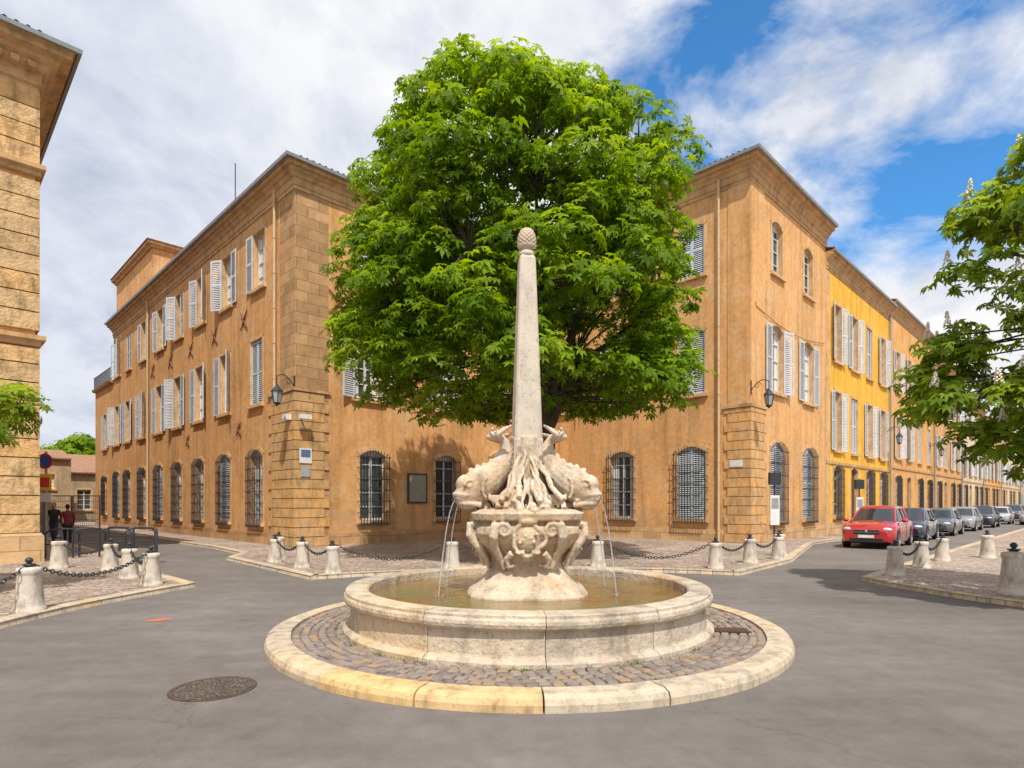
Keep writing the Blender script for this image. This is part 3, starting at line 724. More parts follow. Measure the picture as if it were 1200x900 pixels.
for j in range(8):
    zz=5.22+.026*j; rr=.112*math.sqrt(max(0.05,1-((j-1.5)/7.2)**2))
    for k in range(12):
        a=2*math.pi*(k+.5*(j%2))/12
        Rz=Matrix.Rotation(a,3,'Z')@Matrix.Rotation(-.5,3,'Y')
        mb.ball((FX0+rr*math.cos(a),FY0+rr*math.sin(a),zz),(.020,.032,.032),M_cone,7,5,Rz)
mb.lathe(FC_,[(.09,5.2),(.11,5.27),(.10,5.35),(.06,5.41),(.01,5.45)],M_cone,16)
mb.build('pine_cone_finial',ef)
mb=MB(); G=Fr((2.72,7.35),Vector((math.cos(-.1),math.sin(-.1),0)),Vector((-math.sin(-.1),math.cos(-.1),0)))
mb.box(G,-.22,.22,-.02,.26,.09,.122,M_iron)
for k in range(9): mb.box(G,-.18+k*.044,-.16+k*.044,.02,.22,.122,.128,M_rust)
mb.build('drain_grate')
mc=(-2.74,5.48); mb=MB()
mcm=cobble('cast_iron_pattern',(.09,.065,.05),(.13,.10,.08),(.17,.13,.10),26,(.05,.04,.032))
M_ring=stone('cast_iron_rim',(.10,.07,.055),.4,12,.7,60,.004,.5)
mb.lathe(mc,[(.37,0.0),(.37,.008),(.33,.008)],M_ring,36,False,cap=False); mb.lathe(mc,[(.325,.0),(.325,.010),(.01,.010)],mcm,36,False)
mb.build('manhole_cover')
mb=MB(); om=flat('orange_marking_paint',(.65,.14,.08),.7,nv=.3,ns=20)
mb.face([(-5.32,8.6,.004),(-5.1,8.62,.004),(-5.0,8.86,.004),(-5.18,8.84,.004)],om); mb.build('road_marking_arrow',None,False)
mb=MB(); gm=flat('weed_green',(.12,.19,.03),.7,nv=.3)
for _ in range(34):
    a=random.uniform(0,2*math.pi) if random.random()<.4 else math.radians(random.uniform(225,320)); rr=2.44
    c0=Vector((FX0+rr*math.cos(a),FY0+rr*math.sin(a),.1))
    for _ in range(16):
        d=Vector((random.uniform(-1,1),random.uniform(-1,1),random.uniform(.6,1.6))).normalized()*random.uniform(.02,.07); w=Vector((random.uniform(-1,1),random.uniform(-1,1),0))*.007
        p=c0+Vector((random.uniform(-.06,.06),random.uniform(-.02,.02),0)); mb.face([p-w,p+w,p+d],gm)
mb.build('weeds',None,False)

# ================================================================ BOLLARDS + CHAINS
bm_=MB()
bm_.lathe((0,0),[(.21,0),(.21,.05),(.195,.07),(.19,.1),(.145,.54),(.15,.56),(.162,.58),(.162,.635),(.15,.655),(.06,.67),(.02,.672)],M_boll,24,True)
bm_.lathe((0,0),[(.06,.665),(.06,.69),(.035,.70),(.03,.73),(.05,.75),(.053,.775),(.035,.80),(.012,.815)],M_iron,12,True)
bm_.torus(Vector((0,0,.70)),Vector((1,0,0)),Vector((0,1,0)),.075,.012,M_iron,14,5)
bm_.box(Fr((0,0),Vector((1,0,0)),Vector((0,1,0))),-.085,.085,-.012,.012,.692,.708,M_iron)
proto=bm_.build('bollard'); bme=proto.data; bpy.data.objects.remove(proto)
BL=[(-7.27,9.0),(-7.15,11.85),(-8.3,12.95),(-9.75,14.5),(-11.3,14.9),(-6.55,16.5),(-6.75,17.3),(-5.3,15.1),(-4.15,13.85),(-1.5,14.95),(2.2,15.3),(5.06,14.85),(6.5,16.3),(7.75,17.4),(8.25,18.4),(8.66,13.5),(10.35,15.1),(12.1,16.8),(14.1,17.7),(8.95,10.65)]
for i,(x,y) in enumerate(BL):
    o=bpy.data.objects.new('stone_bollard',bme); o.location=(x,y,.08); o.rotation_euler=(random.uniform(-.02,.02),random.uniform(-.02,.02),random.random()*6); scene.collection.objects.link(o)
    s=random.uniform(.95,1.04)*(1.12 if i==19 else 1); o.scale=(s,s,s)
def chain(p,q_,sag=.28):
    mb=MB(); a=Vector((p[0],p[1],.78)); b=Vector((q_[0],q_[1],.78)); ln=(b-a).length; n=int(ln*1.06/.075)
    for i in range(1,n):
        t=i/n; c=a.lerp(b,t)-Z*(sag*4*t*(1-t)); 
        tg=((b-a)-Z*(sag*4*(1-2*t))).normalized(); sd=tg.cross(Z).normalized(); up=sd.cross(tg)
        mb.torus(c,tg,sd if i%2 else up,.032,.010,M_iron,8,4,1.5)
    return mb.build('chain')
for i,j in ((0,1),(1,2),(2,3),(3,4),(5,7),(7,8),(11,12),(12,13),(15,16),(16,17)): chain(BL[i],BL[j],.3)
chain((-7.4,6.4),BL[0],.35); chain(BL[8],BL[9],.42); chain(BL[9],BL[10],.5); chain(BL[10],BL[11],.45)

# ================================================================ LANTERNS
def lantern(name,base,dirn,z):
    e=empty(name,base+Z*z); mb=MB(); D=dirn
    b0=base
    mb.tube([b0+D*.02+Z*(z+.75),b0+D*.02+Z*(z+.2)],.03,M_iron,6)
    mb.tube([b0+D*(.02+.75*t)+Z*(z+.35+.35*math.sin(t*math.pi*.75)) for t in [k/10 for k in range(11)]],.018,M_iron,6)
    mb.tube([b0+D*(.05+.25+.16*math.cos(k*.5)*(1-k/20))+Z*(z+.5+.14*math.sin(k*.5)*(1-k/20)) for k in range(17)],.012,M_iron,5)
    mb.tube([b0+D*.77+Z*(z+.6),b0+D*.77+Z*(z+.3)],.015,M_iron,5)
    c=b0+D*.77; cc=(c.x,c.y)
    mb.lathe(cc,[(.02,z+.34),(.05,z+.30),(.07,z+.24),(.10,z+.22),(.22,z+.08),(.225,z+.05),(.20,z+.05)],M_iron,6,False)
    mb.lathe(cc,[(.19,z+.05),(.12,z-.35)],M_lamp,6,False)
    for k in range(6):
        a=2*math.pi*k/6; d=Vector((math.cos(a),math.sin(a),0)); mb.tube([c+d*.195+Z*(z+.05),c+d*.125+Z*(z-.35)],.012,M_iron,4)
    mb.lathe(cc,[(.135,z-.34),(.13,z-.38),(.05,z-.42),(.02,z-.47)],M_iron,6,False)
    mb.build('lantern_and_bracket',e)
lantern('wall_street_lamp',P1,(NL*.8+NR*.2).normalized(),5.65)
lantern('wall_street_lamp',P2,(NR*.9+NL*.1).normalized(),5.9)
lantern('wall_street_lamp',P2+U*20.5,NR,5.9)
lantern('wall_street_lamp',P2+U*34,NR,5.9)
mb=MB(); mb.tube([P1+NR*.05+U*.2+Z*4.9,P1+NR*.35+U*.2+Z*4.9],.03,M_white,6); mb.box(Fr(xy(P1+U*.1+NR*.3),U,NR),-.1,.35,0,.16,4.8,4.96,M_white); mb.box(Fr(xy(P1+V*.3+NL*.05),V,NL),-.1,.2,0,.2,4.8,5.0,M_white); mb.build('security_camera')
mb=MB(); mb.box(FF,.15,.62,.06,.085,3.2,3.75,M_white); mb.box(FF,.2,.57,.086,.09,3.42,3.7,flat('blue_enamel',(.1,.16,.3),.4)); mb.box(FF,.2,.55,.056,.085,2.7,3.1,flat('grey_plate',(.35,.38,.4),.4)); mb.build('wall_sign')
def post_sign(name,x,y,kind):
    e=empty(name,(x,y,.08)); mb=MB(); A=Vector((1,0,0)); B=Vector((0,1,0)); G=Fr((x,y),A,B)
    if kind=='info':
        mb.tube([(x,y,.08),(x,y,2.9)],.035,M_iron,8); mb.box(G,-.17,.17,-.06,-.03,.9,2.0,M_white); mb.box(G,-.2,.2,-.09,.07,2.4,2.85,M_iron); mb.box(G,-.13,.13,-.065,-.0605,1.5,1.9,flat('sign_print',(.3,.3,.32),.5))
    else:
        mb.tube([(x,y,.08),(x,y,3.3)],.035,M_gut,8)
        def disc(z,r,m1,m2,ri):
            for (rr,yy,mm) in ((r,-.05,m1),(ri,-.056,m2)):
                pts=[(x+rr*math.cos(2*math.pi*k/24),y+yy,z+rr*math.sin(2*math.pi*k/24)) for k in range(24)]; mb.face(pts,mm)
        disc(3.0,.24,flat('sign_red',(.55,.03,.03),.4),flat('sign_blue',(.03,.1,.4),.4),.18)
        mb.box(G,-.2,.2,-.06,-.04,2.1,2.6,flat('sign_yellow',(.8,.55,.05),.4)); mb.box(G,-.14,.14,-.066,-.061,2.2,2.5,flat('sign_red2',(.6,.05,.05),.4))
        mb.box(G,-.2,.2,-.06,-.04,1.75,2.02,M_white)
    mb.build('post_and_panels',e)
post_sign('information_sign',9.75,22.2,'info'); post_sign('traffic_sign',-14.35,18.4,'t')
post_sign('information_sign',16.8,28.9,'info')
for i in range(4):
    mb=MB(); x=-13.6+.55*i; y=17.4+.35*i
    mb.tube([(x,y,.08),(x,y,.8),(x+.08,y+.08,.93),(x+.3,y+.3,.95),(x+.5,y+.5,.93),(x+.58,y+.58,.8),(x+.58,y+.58,.08)],.028,M_iron,8); mb.tube([(x,y,.5),(x+.58,y+.58,.5)],.02,M_iron,6); mb.build('bicycle_hoop')
for (x,y) in ((-11.9,17.6),(-10.9,17.2)):
    mb=MB(); mb.tube([(x,y,.08),(x,y,.95),(x+.04,y,1.0),(x+.8,y-.3,1.0),(x+.85,y-.3,.95),(x+.85,y-.3,.08)],.03,M_iron,8)
    for zz in (.75,.45): mb.tube([(x,y,zz),(x+.85,y-.3,zz)],.018,M_iron,6)
    mb.build('pedestrian_barrier')
mb=MB(); G=Fr((-24.5,29.5),Vector((1,.0,0)),Vector((0,-1,0)))
for k in range(3):
    a=k*1.4
    mb.box(G,a,a+.05,0,.05,.1,2.1,M_gut); mb.box(G,a+1.33,a+1.38,0,.05,.1,2.1,M_gut); mb.box(G,a+.05,a+1.33,0.003,.045,2.05,2.1,M_gut)
    for j in range(12): mb.box(G,a+.08+j*.105,a+.09+j*.105,.02,.03,.1,2.05,M_gut)
    for j in range(6): mb.box(G,a+.05,a+1.33,.031,.04,.3+j*.3,.32+j*.3,M_gut)
mb.build('construction_fence')
def person(name,x,y,hd,shirt,trous,h=1.72):
    e=empty(name,(x,y,.09)); R=Matrix.Rotation(hd,3,'Z'); k=h/1.75
    def T(p): return Vector((x,y,.0))+R@(Vector(p)*k)
    skin=flat('skin',(.5,.3,.2),.6); hair=flat('hair',(.04,.025,.015),.8); mb=MB()
    for sg,st in ((1,.16),(-1,-.2)):
        mb.tube([T((0,.07*sg,.98)),T((0,.09*sg,.88)),T((st*.5+.03,.095*sg,.5)),T((st*.8,.09*sg,.3)),T((st*1.0-.03,.09*sg,.09))],[.08,.095,.062,.06,.042],trous,10)
        mb.tube([T((st-.09,.09*sg,.045)),T((st+.05,.09*sg,.045)),T((st+.17,.09*sg,.03))],[.045,.048,.03],M_rubber,8)
        mb.tube([T((0,.12*sg,1.43)),T((0,.185*sg,1.39)),T((-st*.5,.23*sg,1.14)),T((-st*.3+.12,.21*sg,.90))],[.06,.058,.044,.03],shirt,8)
        mb.tube([T((-st*.3+.12,.21*sg,.91)),T((-st*.3+.14,.21*sg,.86)),T((-st*.3+.16,.20*sg,.76))],[.025,.04,.015],skin,8,squash=.5)
    rows=[]
    for z_,rx,ry in ((.84,.10,.14),(.92,.115,.17),(1.05,.10,.145),(1.2,.12,.165),(1.36,.12,.19),(1.44,.09,.15),(1.49,.055,.06)):
        rows.append([T((rx*math.cos(2*math.pi*q/14),ry*math.sin(2*math.pi*q/14),z_)) for q in range(14)])
    mb.grid(rows,shirt,True,True)
    mb.tube([T((0,0,1.46)),T((.01,0,1.58))],.052,skin,8); mb.ball(T((.015,0,1.645)),(.09*k,.075*k,.115*k),skin,12,10,R); mb.ball(T((-.018,0,1.672)),(.095*k,.084*k,.108*k),hair,12,10,R); mb.ball(T((.105,0,1.63)),.015*k,skin,6,5)
    mb.build('figure',e)
jk=flat('dark_jacket',(.03,.035,.05),.8)
person('pedestrian',-19.4,25.3,-1.2,jk,flat('jeans',(.05,.07,.13),.8))
person('pedestrian',-18.3,24.6,2.2,flat('red_jacket',(.25,.05,.05),.8),flat('dark_trousers',(.03,.03,.03),.8),1.65)

# ================================================================ CARS
M_head=flat('headlight',(.55,.6,.65),.08,spec=.9,nv=.3,ns=30); M_tail=flat('tail_light',(.4,.01,.01),.2)
M_chrome=flat('chrome',(.6,.6,.62),.15,1)
M_cglass=flat('car_glass',(.02,.025,.03),.04,spec=.9)
def car(name,x,y,hd,color,h=1.58,Lc=4.3,W=.9):
    e=empty(name,(x,y,0)); R=Matrix.Rotation(hd,3,'Z'); O=Vector((x,y,0))
    def T(px,py,pz): return O+R@Vector((px,py,pz))
    paint=flat('car_paint_'+name,color,.22,.15,.6,1.0,nv=.03)
    hl=Lc/2; wf=hl-.82; wr=-hl+.78; rw=.335; k=h/1.58
    xs=sorted(set([round(-hl+Lc*i/36,3) for i in range(37)]+[round(w+rr*q_,3) for w in (wf,wr) for rr in (.39,) for q_ in (-1.02,-1,-.92,-.75,-.5,-.25,0,.25,.5,.75,.92,1,1.02)]+[round(hl-.03,3),round(-hl+.03,3)]))
    rows=[]
    for px in xs:
        tf=(hl-px); tr=(px+hl)
        Wx=W*(1-.24*max(0,1-tf/.55)**2.2)*(1-.16*max(0,1-tr/.45)**2.2)
        hood=1.0*k
        if px>.9: hood=(1.0-.20*((px-.9)/(hl-.9))**1.6)*k
        if tf<.18: hood-=.16*(1-tf/.18)**2
        if tr<.12: hood-=.08*(1-tr/.12)**2
        zb=.22+(.07*max(0,1-tf/.3))
        za=zb
        for w in (wf,wr):
            if abs(px-w)<.39: za=max(za,rw+math.sqrt(max(0,.39**2-(px-w)**2)))
        za=min(za,hood-.2)
        half=[(Wx*.94,za),(Wx*.99,za+(hood-za)*.2),(Wx,za+(hood-za)*.5),(Wx*.985,hood-.14),(Wx*.95,hood-.05),(Wx*.86,hood-.005),(Wx*.45,hood+.03),(0,hood+.04)]
        rows.append([T(px,a,b_) for a,b_ in half]+[T(px,-a,b_) for a,b_ in half[-2::-1]])
    mb=MB(); mb.grid(rows,paint,True); mb.face(rows[0],paint); mb.face(rows[-1][::-1],paint)
    mb.build('body',e)
    mb=MB()
    G=Fr((0,0),R@Vector((1,0,0)),R@Vector((0,1,0))); G.O=O.copy()
    mb.box(G,-hl+.12,hl-.15,-W*.80,W*.80,.2,.75,M_dark)
    def rr(x0,x1,hy,z,rc=.25):
        pts=[]
        for (cx,cy,aa) in ((x1-rc,hy-rc,0),(x0+rc,hy-rc,90),(x0+rc,-hy+rc,180),(x1-rc,-hy+rc,270)):
            for q_ in range(5):
                a=math.radians(aa+22.5*q_); pts.append(T(cx+rc*math.cos(a),cy+rc*math.sin(a),z))
        return pts
    r0=rr(-hl+.12,1.12,W*.90,.98*k,.3); r1=rr(-hl+.42,.28,W*.70,(h-.12),.22); r2=rr(-hl+.50,.16,W*.64,h-.04,.2); r3=rr(-hl+.8,-.1,W*.45,h,.2)
    gm=MB(); gm.grid([r0,r1],M_cglass,True,True); gm.build('windows',e)
    rf=MB(); rf.grid([r1,r2,r3],paint,True,True); rf.face(r3,paint,True)
    def bar(p,q_,r=.035,m=paint): rf.tube([Vector(p),Vector(q_)],r,m,6)
    for idx in (2,7,12,17): bar(r0[idx],r1[idx],.045)
    for sg in (1,-1):
        bar(T(-.25,sg*W*.90,.98*k),T(-.38,sg*W*.705,h-.12),.035,M_rubber); bar(T(-1.15,sg*W*.89,.98*k),T(-1.1,sg*W*.70,h-.12),.04)
        rf.ball(T(.72,sg*(W+.09),1.02*k),(.09,.12,.075),paint,10,8,R)
    rf.build('roof_and_pillars',e)
    for sg in (1,-1):
        for w in (wf,wr):
            t=R@Vector((0,sg,0)); c=T(w,sg*(W-.20),rw)
            ax=R@Vector((1,0,0))
            def ring(off,r): return [c+t*off+ax*(r*math.cos(2*math.pi*q_/20))+Z*(r*math.sin(2*math.pi*q_/20)) for q_ in range(20)]
            mb.grid([ring(0,rw-.02),ring(0,rw),ring(.19,rw),ring(.205,rw-.03),ring(.205,rw-.10)],M_rubber,False,True)
            mb.grid([ring(.205,rw-.10),ring(.18,rw-.11)],M_chrome,False,True); mb.face(ring(.17,rw-.10),M_dark)
            for q_ in range(5):
                a=2*math.pi*q_/5; d=ax*math.cos(a)+Z*math.sin(a); s_=ax*(-math.sin(a))+Z*math.cos(a); b_=c+t*.175
                mb.hexa([b_-s_*.04,b_+s_*.04,b_+s_*.025+d*.23,b_-s_*.025+d*.23]+[v_+t*.02 for v_ in (b_-s_*.04,b_+s_*.04,b_+s_*.025+d*.23,b_-s_*.025+d*.23)],M_chrome)
        mb.ball(T(hl-.20,sg*W*.70,.72*k),(.20,.17,.085),M_head,12,8,R@Matrix.Rotation(-sg*.45,3,'Z'))
        mb.ball(T(-hl+.10,sg*W*.76,.82*k),(.10,.13,.12),M_tail,10,8,R)
        mb.ball(T(hl-.10,sg*W*.62,.40),(.07,.09,.05),M_head,10,6,R)
        mb.box(G,-.30,-.285,sg*W-.004,sg*W+.003,.3,.9*k,M_dark)
    mb.box(G,hl-.1,hl+.012,-W*.45,W*.45,.54*k,.69*k,M_rubber); mb.box(G,hl-.1,hl+.018,-W*.46,W*.46,.695*k,.71*k,M_chrome); mb.box(G,hl-.1,hl+.02,-W*.44,W*.44,.61*k,.625*k,M_chrome)
    mb.box(G,hl-.1,hl+.012,-W*.6,W*.6,.25,.40,M_rubber); mb.box(G,hl-.02,hl+.03,-.26,.26,.42,.525,M_white); mb.box(G,-hl-.02,-hl+.02,-.26,.26,.6,.7,M_white)
    mb.ball(T(hl+.01,0,.645*k),(.03,.06,.06),M_chrome,10,6,R)
    for sg in (1,-1): mb.tube([T(1.10,sg*.1,1.01*k),T(.98,sg*.62,1.03*k)],.012,M_rubber,4)
    mb.build('wheels_and_trim',e)
h45=math.radians(225)
car('parked_car',14.65,23.9,h45+.06,(.45,.008,.014),1.62,4.4,.92)
for x,col,h in ((18.6,(.02,.025,.05),1.5),(23.4,(.10,.105,.11),1.45),(28.6,(.30,.30,.31),1.5),(34,(.03,.03,.035),1.55),(41,(.5,.51,.53),1.45),(49,(.06,.07,.1),1.6)):
    car('parked_car',x,x+9.3+random.uniform(-.15,.15),h45+random.uniform(-.03,.03),col,h,4.2,.87)
for x,col,h in ((42,(.3,.31,.33),1.5),):
    car('parked_car',x,x+5.9,h45,col,h,4.2,.87)

# ================================================================ TREES
def leaves(name,parent,C,Nn,S_,T_,mat,nl=6,wd=.2):
    n=len(C); r=rng.normal(size=(n,3)); t1=np.cross(Nn,r); t1/=np.linalg.norm(t1,axis=1,keepdims=True); t2=np.cross(Nn,t1)
    Vs=[];Ts=[]
    for k in range(nl):
        mid=(nl-1)/2; a=(k-mid)*(2*math.pi*.82/nl); d=t1*math.cos(a)+t2*math.sin(a); s=-t1*math.sin(a)+t2*math.cos(a)
        ln=(S_*(1-.38*abs(k-mid)/mid)*rng.uniform(.85,1.1,n))[:,None]
        m_=C+d*ln*.58+Nn*ln*.02; dr=rng.uniform(.15,.5,n)[:,None]
        tip=C+d*ln-Nn*ln*dr
        Vs.append(np.stack([C,m_+s*ln*wd,tip,m_-s*ln*wd],axis=1)); Ts.append(T_+rng.normal(0,.05,n))
    v=np.concatenate(Vs).reshape(-1,3).astype(np.float32); t=np.concatenate(Ts).clip(0,1).astype(np.float32); nf=len(t)
    me=bpy.data.meshes.new(name); me.vertices.add(len(v)); me.vertices.foreach_set('co',v.ravel())
    me.loops.add(nf*4); me.loops.foreach_set('vertex_index',np.arange(nf*4,dtype=np.int32))
    me.polygons.add(nf); me.polygons.foreach_set('loop_start',np.arange(0,nf*4,4,dtype=np.int32))
    at=me.attributes.new('tint','FLOAT','FACE'); at.data.foreach_set('value',t)
    me.materials.append(mat); me.update(calc_edges=True); me.validate()
    o=bpy.data.objects.new(name,me); scene.collection.objects.link(o)
    o.parent=parent; o.matrix_parent_inverse=Matrix.Translation(parent.location).inverted(); return o
def tree(name,base,prof,nout,nin,crad,perclump,lsize,mat,trunk=.34,fork=3.6,flowers=0,lean=(0,0),seed=1,nlimb=9,off=(0,0),gap=-.22,nl=6,lump=.30):
    rd=random.Random(seed); e=empty(name,base); B=Vector(base)
    zs=[p[0] for p in prof]; rs=[p[1] for p in prof]
    clumps=[]
    def rz(z): return float(np.interp(z,zs,rs))
    zmin,zmax=min(zs),max(zs)
    tries=0
    while len(clumps)<nout+nin and tries<60000:
        tries+=1
        z=rd.uniform(zmin,zmax); r=rz(z)
        if rd.random()>(r+.6)/(max(rs)+.6): continue
        a=rd.uniform(0,2*math.pi); inner=len(clumps)>=nout
        nzv=mnoise.noise(Vector((math.cos(a)*1.9+seed,math.sin(a)*1.9,z*.5)))
        f=rd.uniform(.25,.7) if inner else (1-.25*rd.random()**1.5)
        rr=(r-crad*.5)*f*(1+lump*nzv)
        c=Vector((B.x+off[0]+max(0,rr)*math.cos(a),B.y+off[1]+max(0,rr)*math.sin(a),z))
        if not inner:
            if mnoise.noise(c*.6+Vector((seed*3,0,0)))<gap: continue
            if any((c-q_[0]).length<crad*.56 for q_ in clumps): continue
        clumps.append((c,crad*rd.uniform(.65,1.2),inner))
    mb=MB(); ctr=Vector((B.x+off[0],B.y+off[1],0))
    top=Vector((B.x+lean[0],B.y+lean[1],fork))
    mb.tube([B+Z*0,B+Z*.25]+[B.lerp(top,t)+Vector((.05*math.sin(t*7),.04*math.cos(t*5),0)) if t<1 else top for t in (.3,.6,.85,1)],[trunk*1.5,trunk*1.12,trunk,trunk*.92,trunk*.92,trunk*.95],M_bark,14)
    limbs=[]
    for i in range(nlimb):
        if i==0: end=Vector((ctr.x,ctr.y,zmax-(zmax-zmin)*.18))
        else:
            a=2*math.pi*i/(nlimb-1)+rd.uniform(-.3,.3); zz=zmin+(zmax-zmin)*rd.uniform(.25,.8); r_=rz(zz)*.72
            end=Vector((ctr.x+r_*math.cos(a),ctr.y+r_*math.sin(a),zz))
        st=top-Z*rd.uniform(0,fork*.12); pts=[]
        for k in range(9):
            t=k/8; p_=st.lerp(end,t); h_=math.sin(t*math.pi)*.12*(end-st).length
            hv=Vector((end.x-st.x,end.y-st.y,0)); p_=p_-hv*(.18*math.sin(t*math.pi))+Z*(h_*.5)+Vector((rd.uniform(-.1,.1),rd.uniform(-.1,.1),0))*(1 if 0<k else 0)
            pts.append(p_)
        mb.tube(pts,[trunk*.62*(1-.85*k/8) for k in range(9)],M_bark,8); limbs+=pts[2:]
    for c,r_,inn in clumps:
        q_=min(limbs,key=lambda p_:(p_-c).length+max(0,p_.z-c.z)*.8)
        m_=q_.lerp(c,.5)+Vector((rd.uniform(-.2,.2),rd.uniform(-.2,.2),rd.uniform(-.1,.2)))
        mb.tube([q_,m_,c],[.055*trunk/.34,.035*trunk/.34,.015],M_bark,5)
    mb.build('trunk_and_limbs',e,False)
    C=[];NN=[];TT=[]
    for c,r_,inn in clumps:
        n=int(perclump*(r_/crad)**2*(.5 if inn else 1)); 
        d=rng.normal(size=(n,3)); d/=np.linalg.norm(d,axis=1,keepdims=True); d[:,2]=np.where(d[:,2]<-.35,-d[:,2]*.6,d[:,2]); 
        rad=r_*rng.uniform(.4,1.0,n)**.5
        p_=d*rad[:,None]*np.array([1,1,.6])+np.array(c)
        p_[:,2]-= .25*r_*(d[:,0]**2+d[:,1]**2)
        nn=d*.6+np.array([0,-.12,.65])+rng.normal(0,.30,(n,3)); nn/=np.linalg.norm(nn,axis=1,keepdims=True)
        ct=rd.uniform(-.14,.14)
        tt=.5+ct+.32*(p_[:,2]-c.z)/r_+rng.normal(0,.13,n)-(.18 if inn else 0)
        C.append(p_);NN.append(nn);TT.append(tt)
    C=np.concatenate(C);NN=np.concatenate(NN);TT=np.concatenate(TT)
    leaves('foliage',e,C,NN,lsize*rng.uniform(.7,1.2,len(C)),TT,mat,nl)
    if flowers:
        fm=MB(); fmat=flat('chestnut_blossom',(.80,.72,.60),.7,nv=.2,ns=40)
        outs=[q_ for q_ in clumps if not q_[2]]; rd.shuffle(outs)
        for c,r_,_ in outs[:flowers]:
            o_=Vector((c.x-ctr.x,c.y-ctr.y,0)); o_=o_.normalized() if o_.length>.1 else Vector((0,-1,0))
            b_=c+Z*(r_*.42)+o_*r_*.45
            hh=rd.uniform(.20,.32)
            for k in range(34):
                t=k/34; a=k*2.4+rd.uniform(-.4,.4); rr=.06*(1-t)*rd.uniform(.6,1.1)+.008
                fm.ball(b_+Vector((math.cos(a)*rr+.03*t*math.sin(c.x*9),math.sin(a)*rr,hh*t)),rd.uniform(.013,.022),fmat,5,4)
        fm.build('blossoms',e,False)
    return e
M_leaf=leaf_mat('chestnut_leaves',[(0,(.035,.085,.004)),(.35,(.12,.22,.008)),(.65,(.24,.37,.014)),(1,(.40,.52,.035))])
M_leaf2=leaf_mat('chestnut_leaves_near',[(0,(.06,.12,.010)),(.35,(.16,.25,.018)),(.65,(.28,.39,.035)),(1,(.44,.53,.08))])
prof=[(4.5,2.6),(5.0,4.6),(5.7,5.5),(6.6,5.6),(7.4,5.1),(8.4,4.95),(9.8,4.9),(11.0,4.85),(12.0,4.5),(12.8,3.7),(13.3,2.5),(13.6,1.2)]
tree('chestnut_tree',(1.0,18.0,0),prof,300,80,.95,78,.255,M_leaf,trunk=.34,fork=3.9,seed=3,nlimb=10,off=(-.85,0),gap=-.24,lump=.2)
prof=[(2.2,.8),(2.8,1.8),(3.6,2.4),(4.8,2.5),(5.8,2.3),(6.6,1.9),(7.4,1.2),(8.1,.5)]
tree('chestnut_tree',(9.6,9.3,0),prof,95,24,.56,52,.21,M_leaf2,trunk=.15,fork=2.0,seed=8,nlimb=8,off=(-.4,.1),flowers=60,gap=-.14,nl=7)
prof=[(1.9,.6),(2.5,1.5),(3.3,1.95),(4.1,1.6),(4.8,.7)]
tree('small_chestnut_tree',(-10.45,10.0,0),prof,45,12,.5,46,.19,M_leaf2,trunk=.1,fork=1.9,seed=5,nlimb=6)
prof=[(2,2),(5,5),(8,4.6),(9.5,2.2),(10.3,.6)]
tree('distant_tree',(-56,78,0),prof,70,15,1.6,40,.7,M_leaf,trunk=.4,fork=3,seed=12,nlimb=6)

# ================================================================ SKY / SUN
SD=Vector((.10,-.54,.84)).normalized()
sun=bpy.data.lights.new('sun','SUN'); sun.energy=4.5; sun.angle=math.radians(.5); sun.color=(1,.94,.83)
so=bpy.data.objects.new('sun',sun); so.rotation_mode='QUATERNION'; so.rotation_quaternion=SD.to_track_quat('Z','Y'); so.location=(0,0,40); scene.collection.objects.link(so)
w=bpy.data.worlds.new('World'); scene.world=w; w.use_nodes=True; nt=w.node_tree
bg=nt.nodes['Background']; bg.inputs[1].default_value=.1
sk=N(nt,'ShaderNodeTexSky',sky_type='NISHITA'); sk.sun_disc=False; sk.sun_elevation=math.asin(SD.z); sk.sun_rotation=math.atan2(SD.x,SD.y); sk.air_density=1.0; sk.ozone_density=2.5; sk.dust_density=.3
tc=N(nt,'ShaderNodeTexCoord'); sx=N(nt,'ShaderNodeSeparateXYZ'); L(nt,tc.outputs['Generated'],sx.inputs[0])
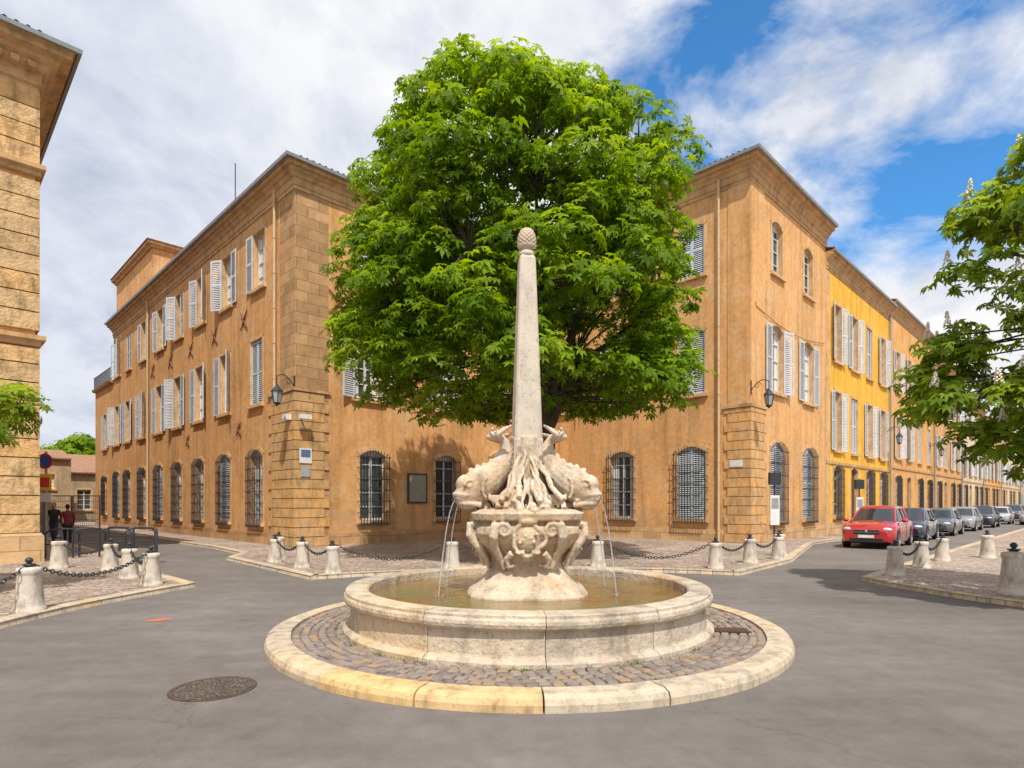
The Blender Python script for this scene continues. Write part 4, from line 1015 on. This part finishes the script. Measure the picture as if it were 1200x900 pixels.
def MA(op,a,b_=None,cl=False):
    m=N(nt,'ShaderNodeMath',operation=op,use_clamp=cl)
    for i,q_ in enumerate((a,b_)):
        if q_ is None: continue
        if isinstance(q_,(int,float)): m.inputs[i].default_value=q_
        else: L(nt,q_,m.inputs[i])
    return m.outputs[0]
zc=MA('ADD',MA('MAXIMUM',sx.outputs[2],0.0),.42)
cb=N(nt,'ShaderNodeCombineXYZ'); L(nt,MA('DIVIDE',sx.outputs[0],zc),cb.inputs[0]); L(nt,MA('DIVIDE',sx.outputs[1],zc),cb.inputs[1])
n1=noi(nt,mapping(nt,(1.1,1.3,1),cb.outputs[0]),3.0,9,.6,.35)
n2=noi(nt,mapping(nt,(1.2,1.0,1),cb.outputs[0]),4.6,8,.6,.3)
dp=N(nt,'ShaderNodeVectorMath',operation='DOT_PRODUCT'); L(nt,tc.outputs['Generated'],dp.inputs[0]); dp.inputs[1].default_value=Vector((.55,1.0,.80)).normalized()
bias=ramp(nt,dp.outputs['Value'],[(.80,.42),(.93,.22),(.965,.08),(.99,-.03)])
cm=MA('ADD',n1,bias)
mask=ramp(nt,cm,[(.46,0.0),(.54,.40),(.65,1.0)])
cloudc=ramp(nt,n2,[(.3,(6.4,6.8,7.7)),(.46,(8.3,8.5,9.1)),(.60,(9.9,9.9,9.95))])
dl=N(nt,'ShaderNodeVectorMath',operation='DOT_PRODUCT'); L(nt,tc.outputs['Generated'],dl.inputs[0]); dl.inputs[1].default_value=Vector((-.62,.70,.25)).normalized()
cloudc=mix(nt,cloudc,mix(nt,cloudc,(.80,.83,.91),1.0,'MULTIPLY'),ramp(nt,dl.outputs['Value'],[(.85,0.0),(.98,1.0)]))
skc=mix(nt,sk.outputs[0],(.75,1.65,2.15),1.0,'MULTIPLY')
L(nt,mix(nt,skc,cloudc,mask),bg.inputs[0])

# ================================================================ CAMERA
cam=bpy.data.cameras.new('camera'); co=bpy.data.objects.new('camera',cam); scene.collection.objects.link(co)
co.location=(0,0,1.7); co.rotation_euler=(math.radians(90),0,0); cam.lens=21; cam.sensor_width=36; cam.shift_y=140/1200; cam.clip_end=2000; cam.clip_start=.1
scene.camera=co
scene.view_settings.view_transform='Standard'; scene.view_settings.look='None'; scene.view_settings.exposure=0
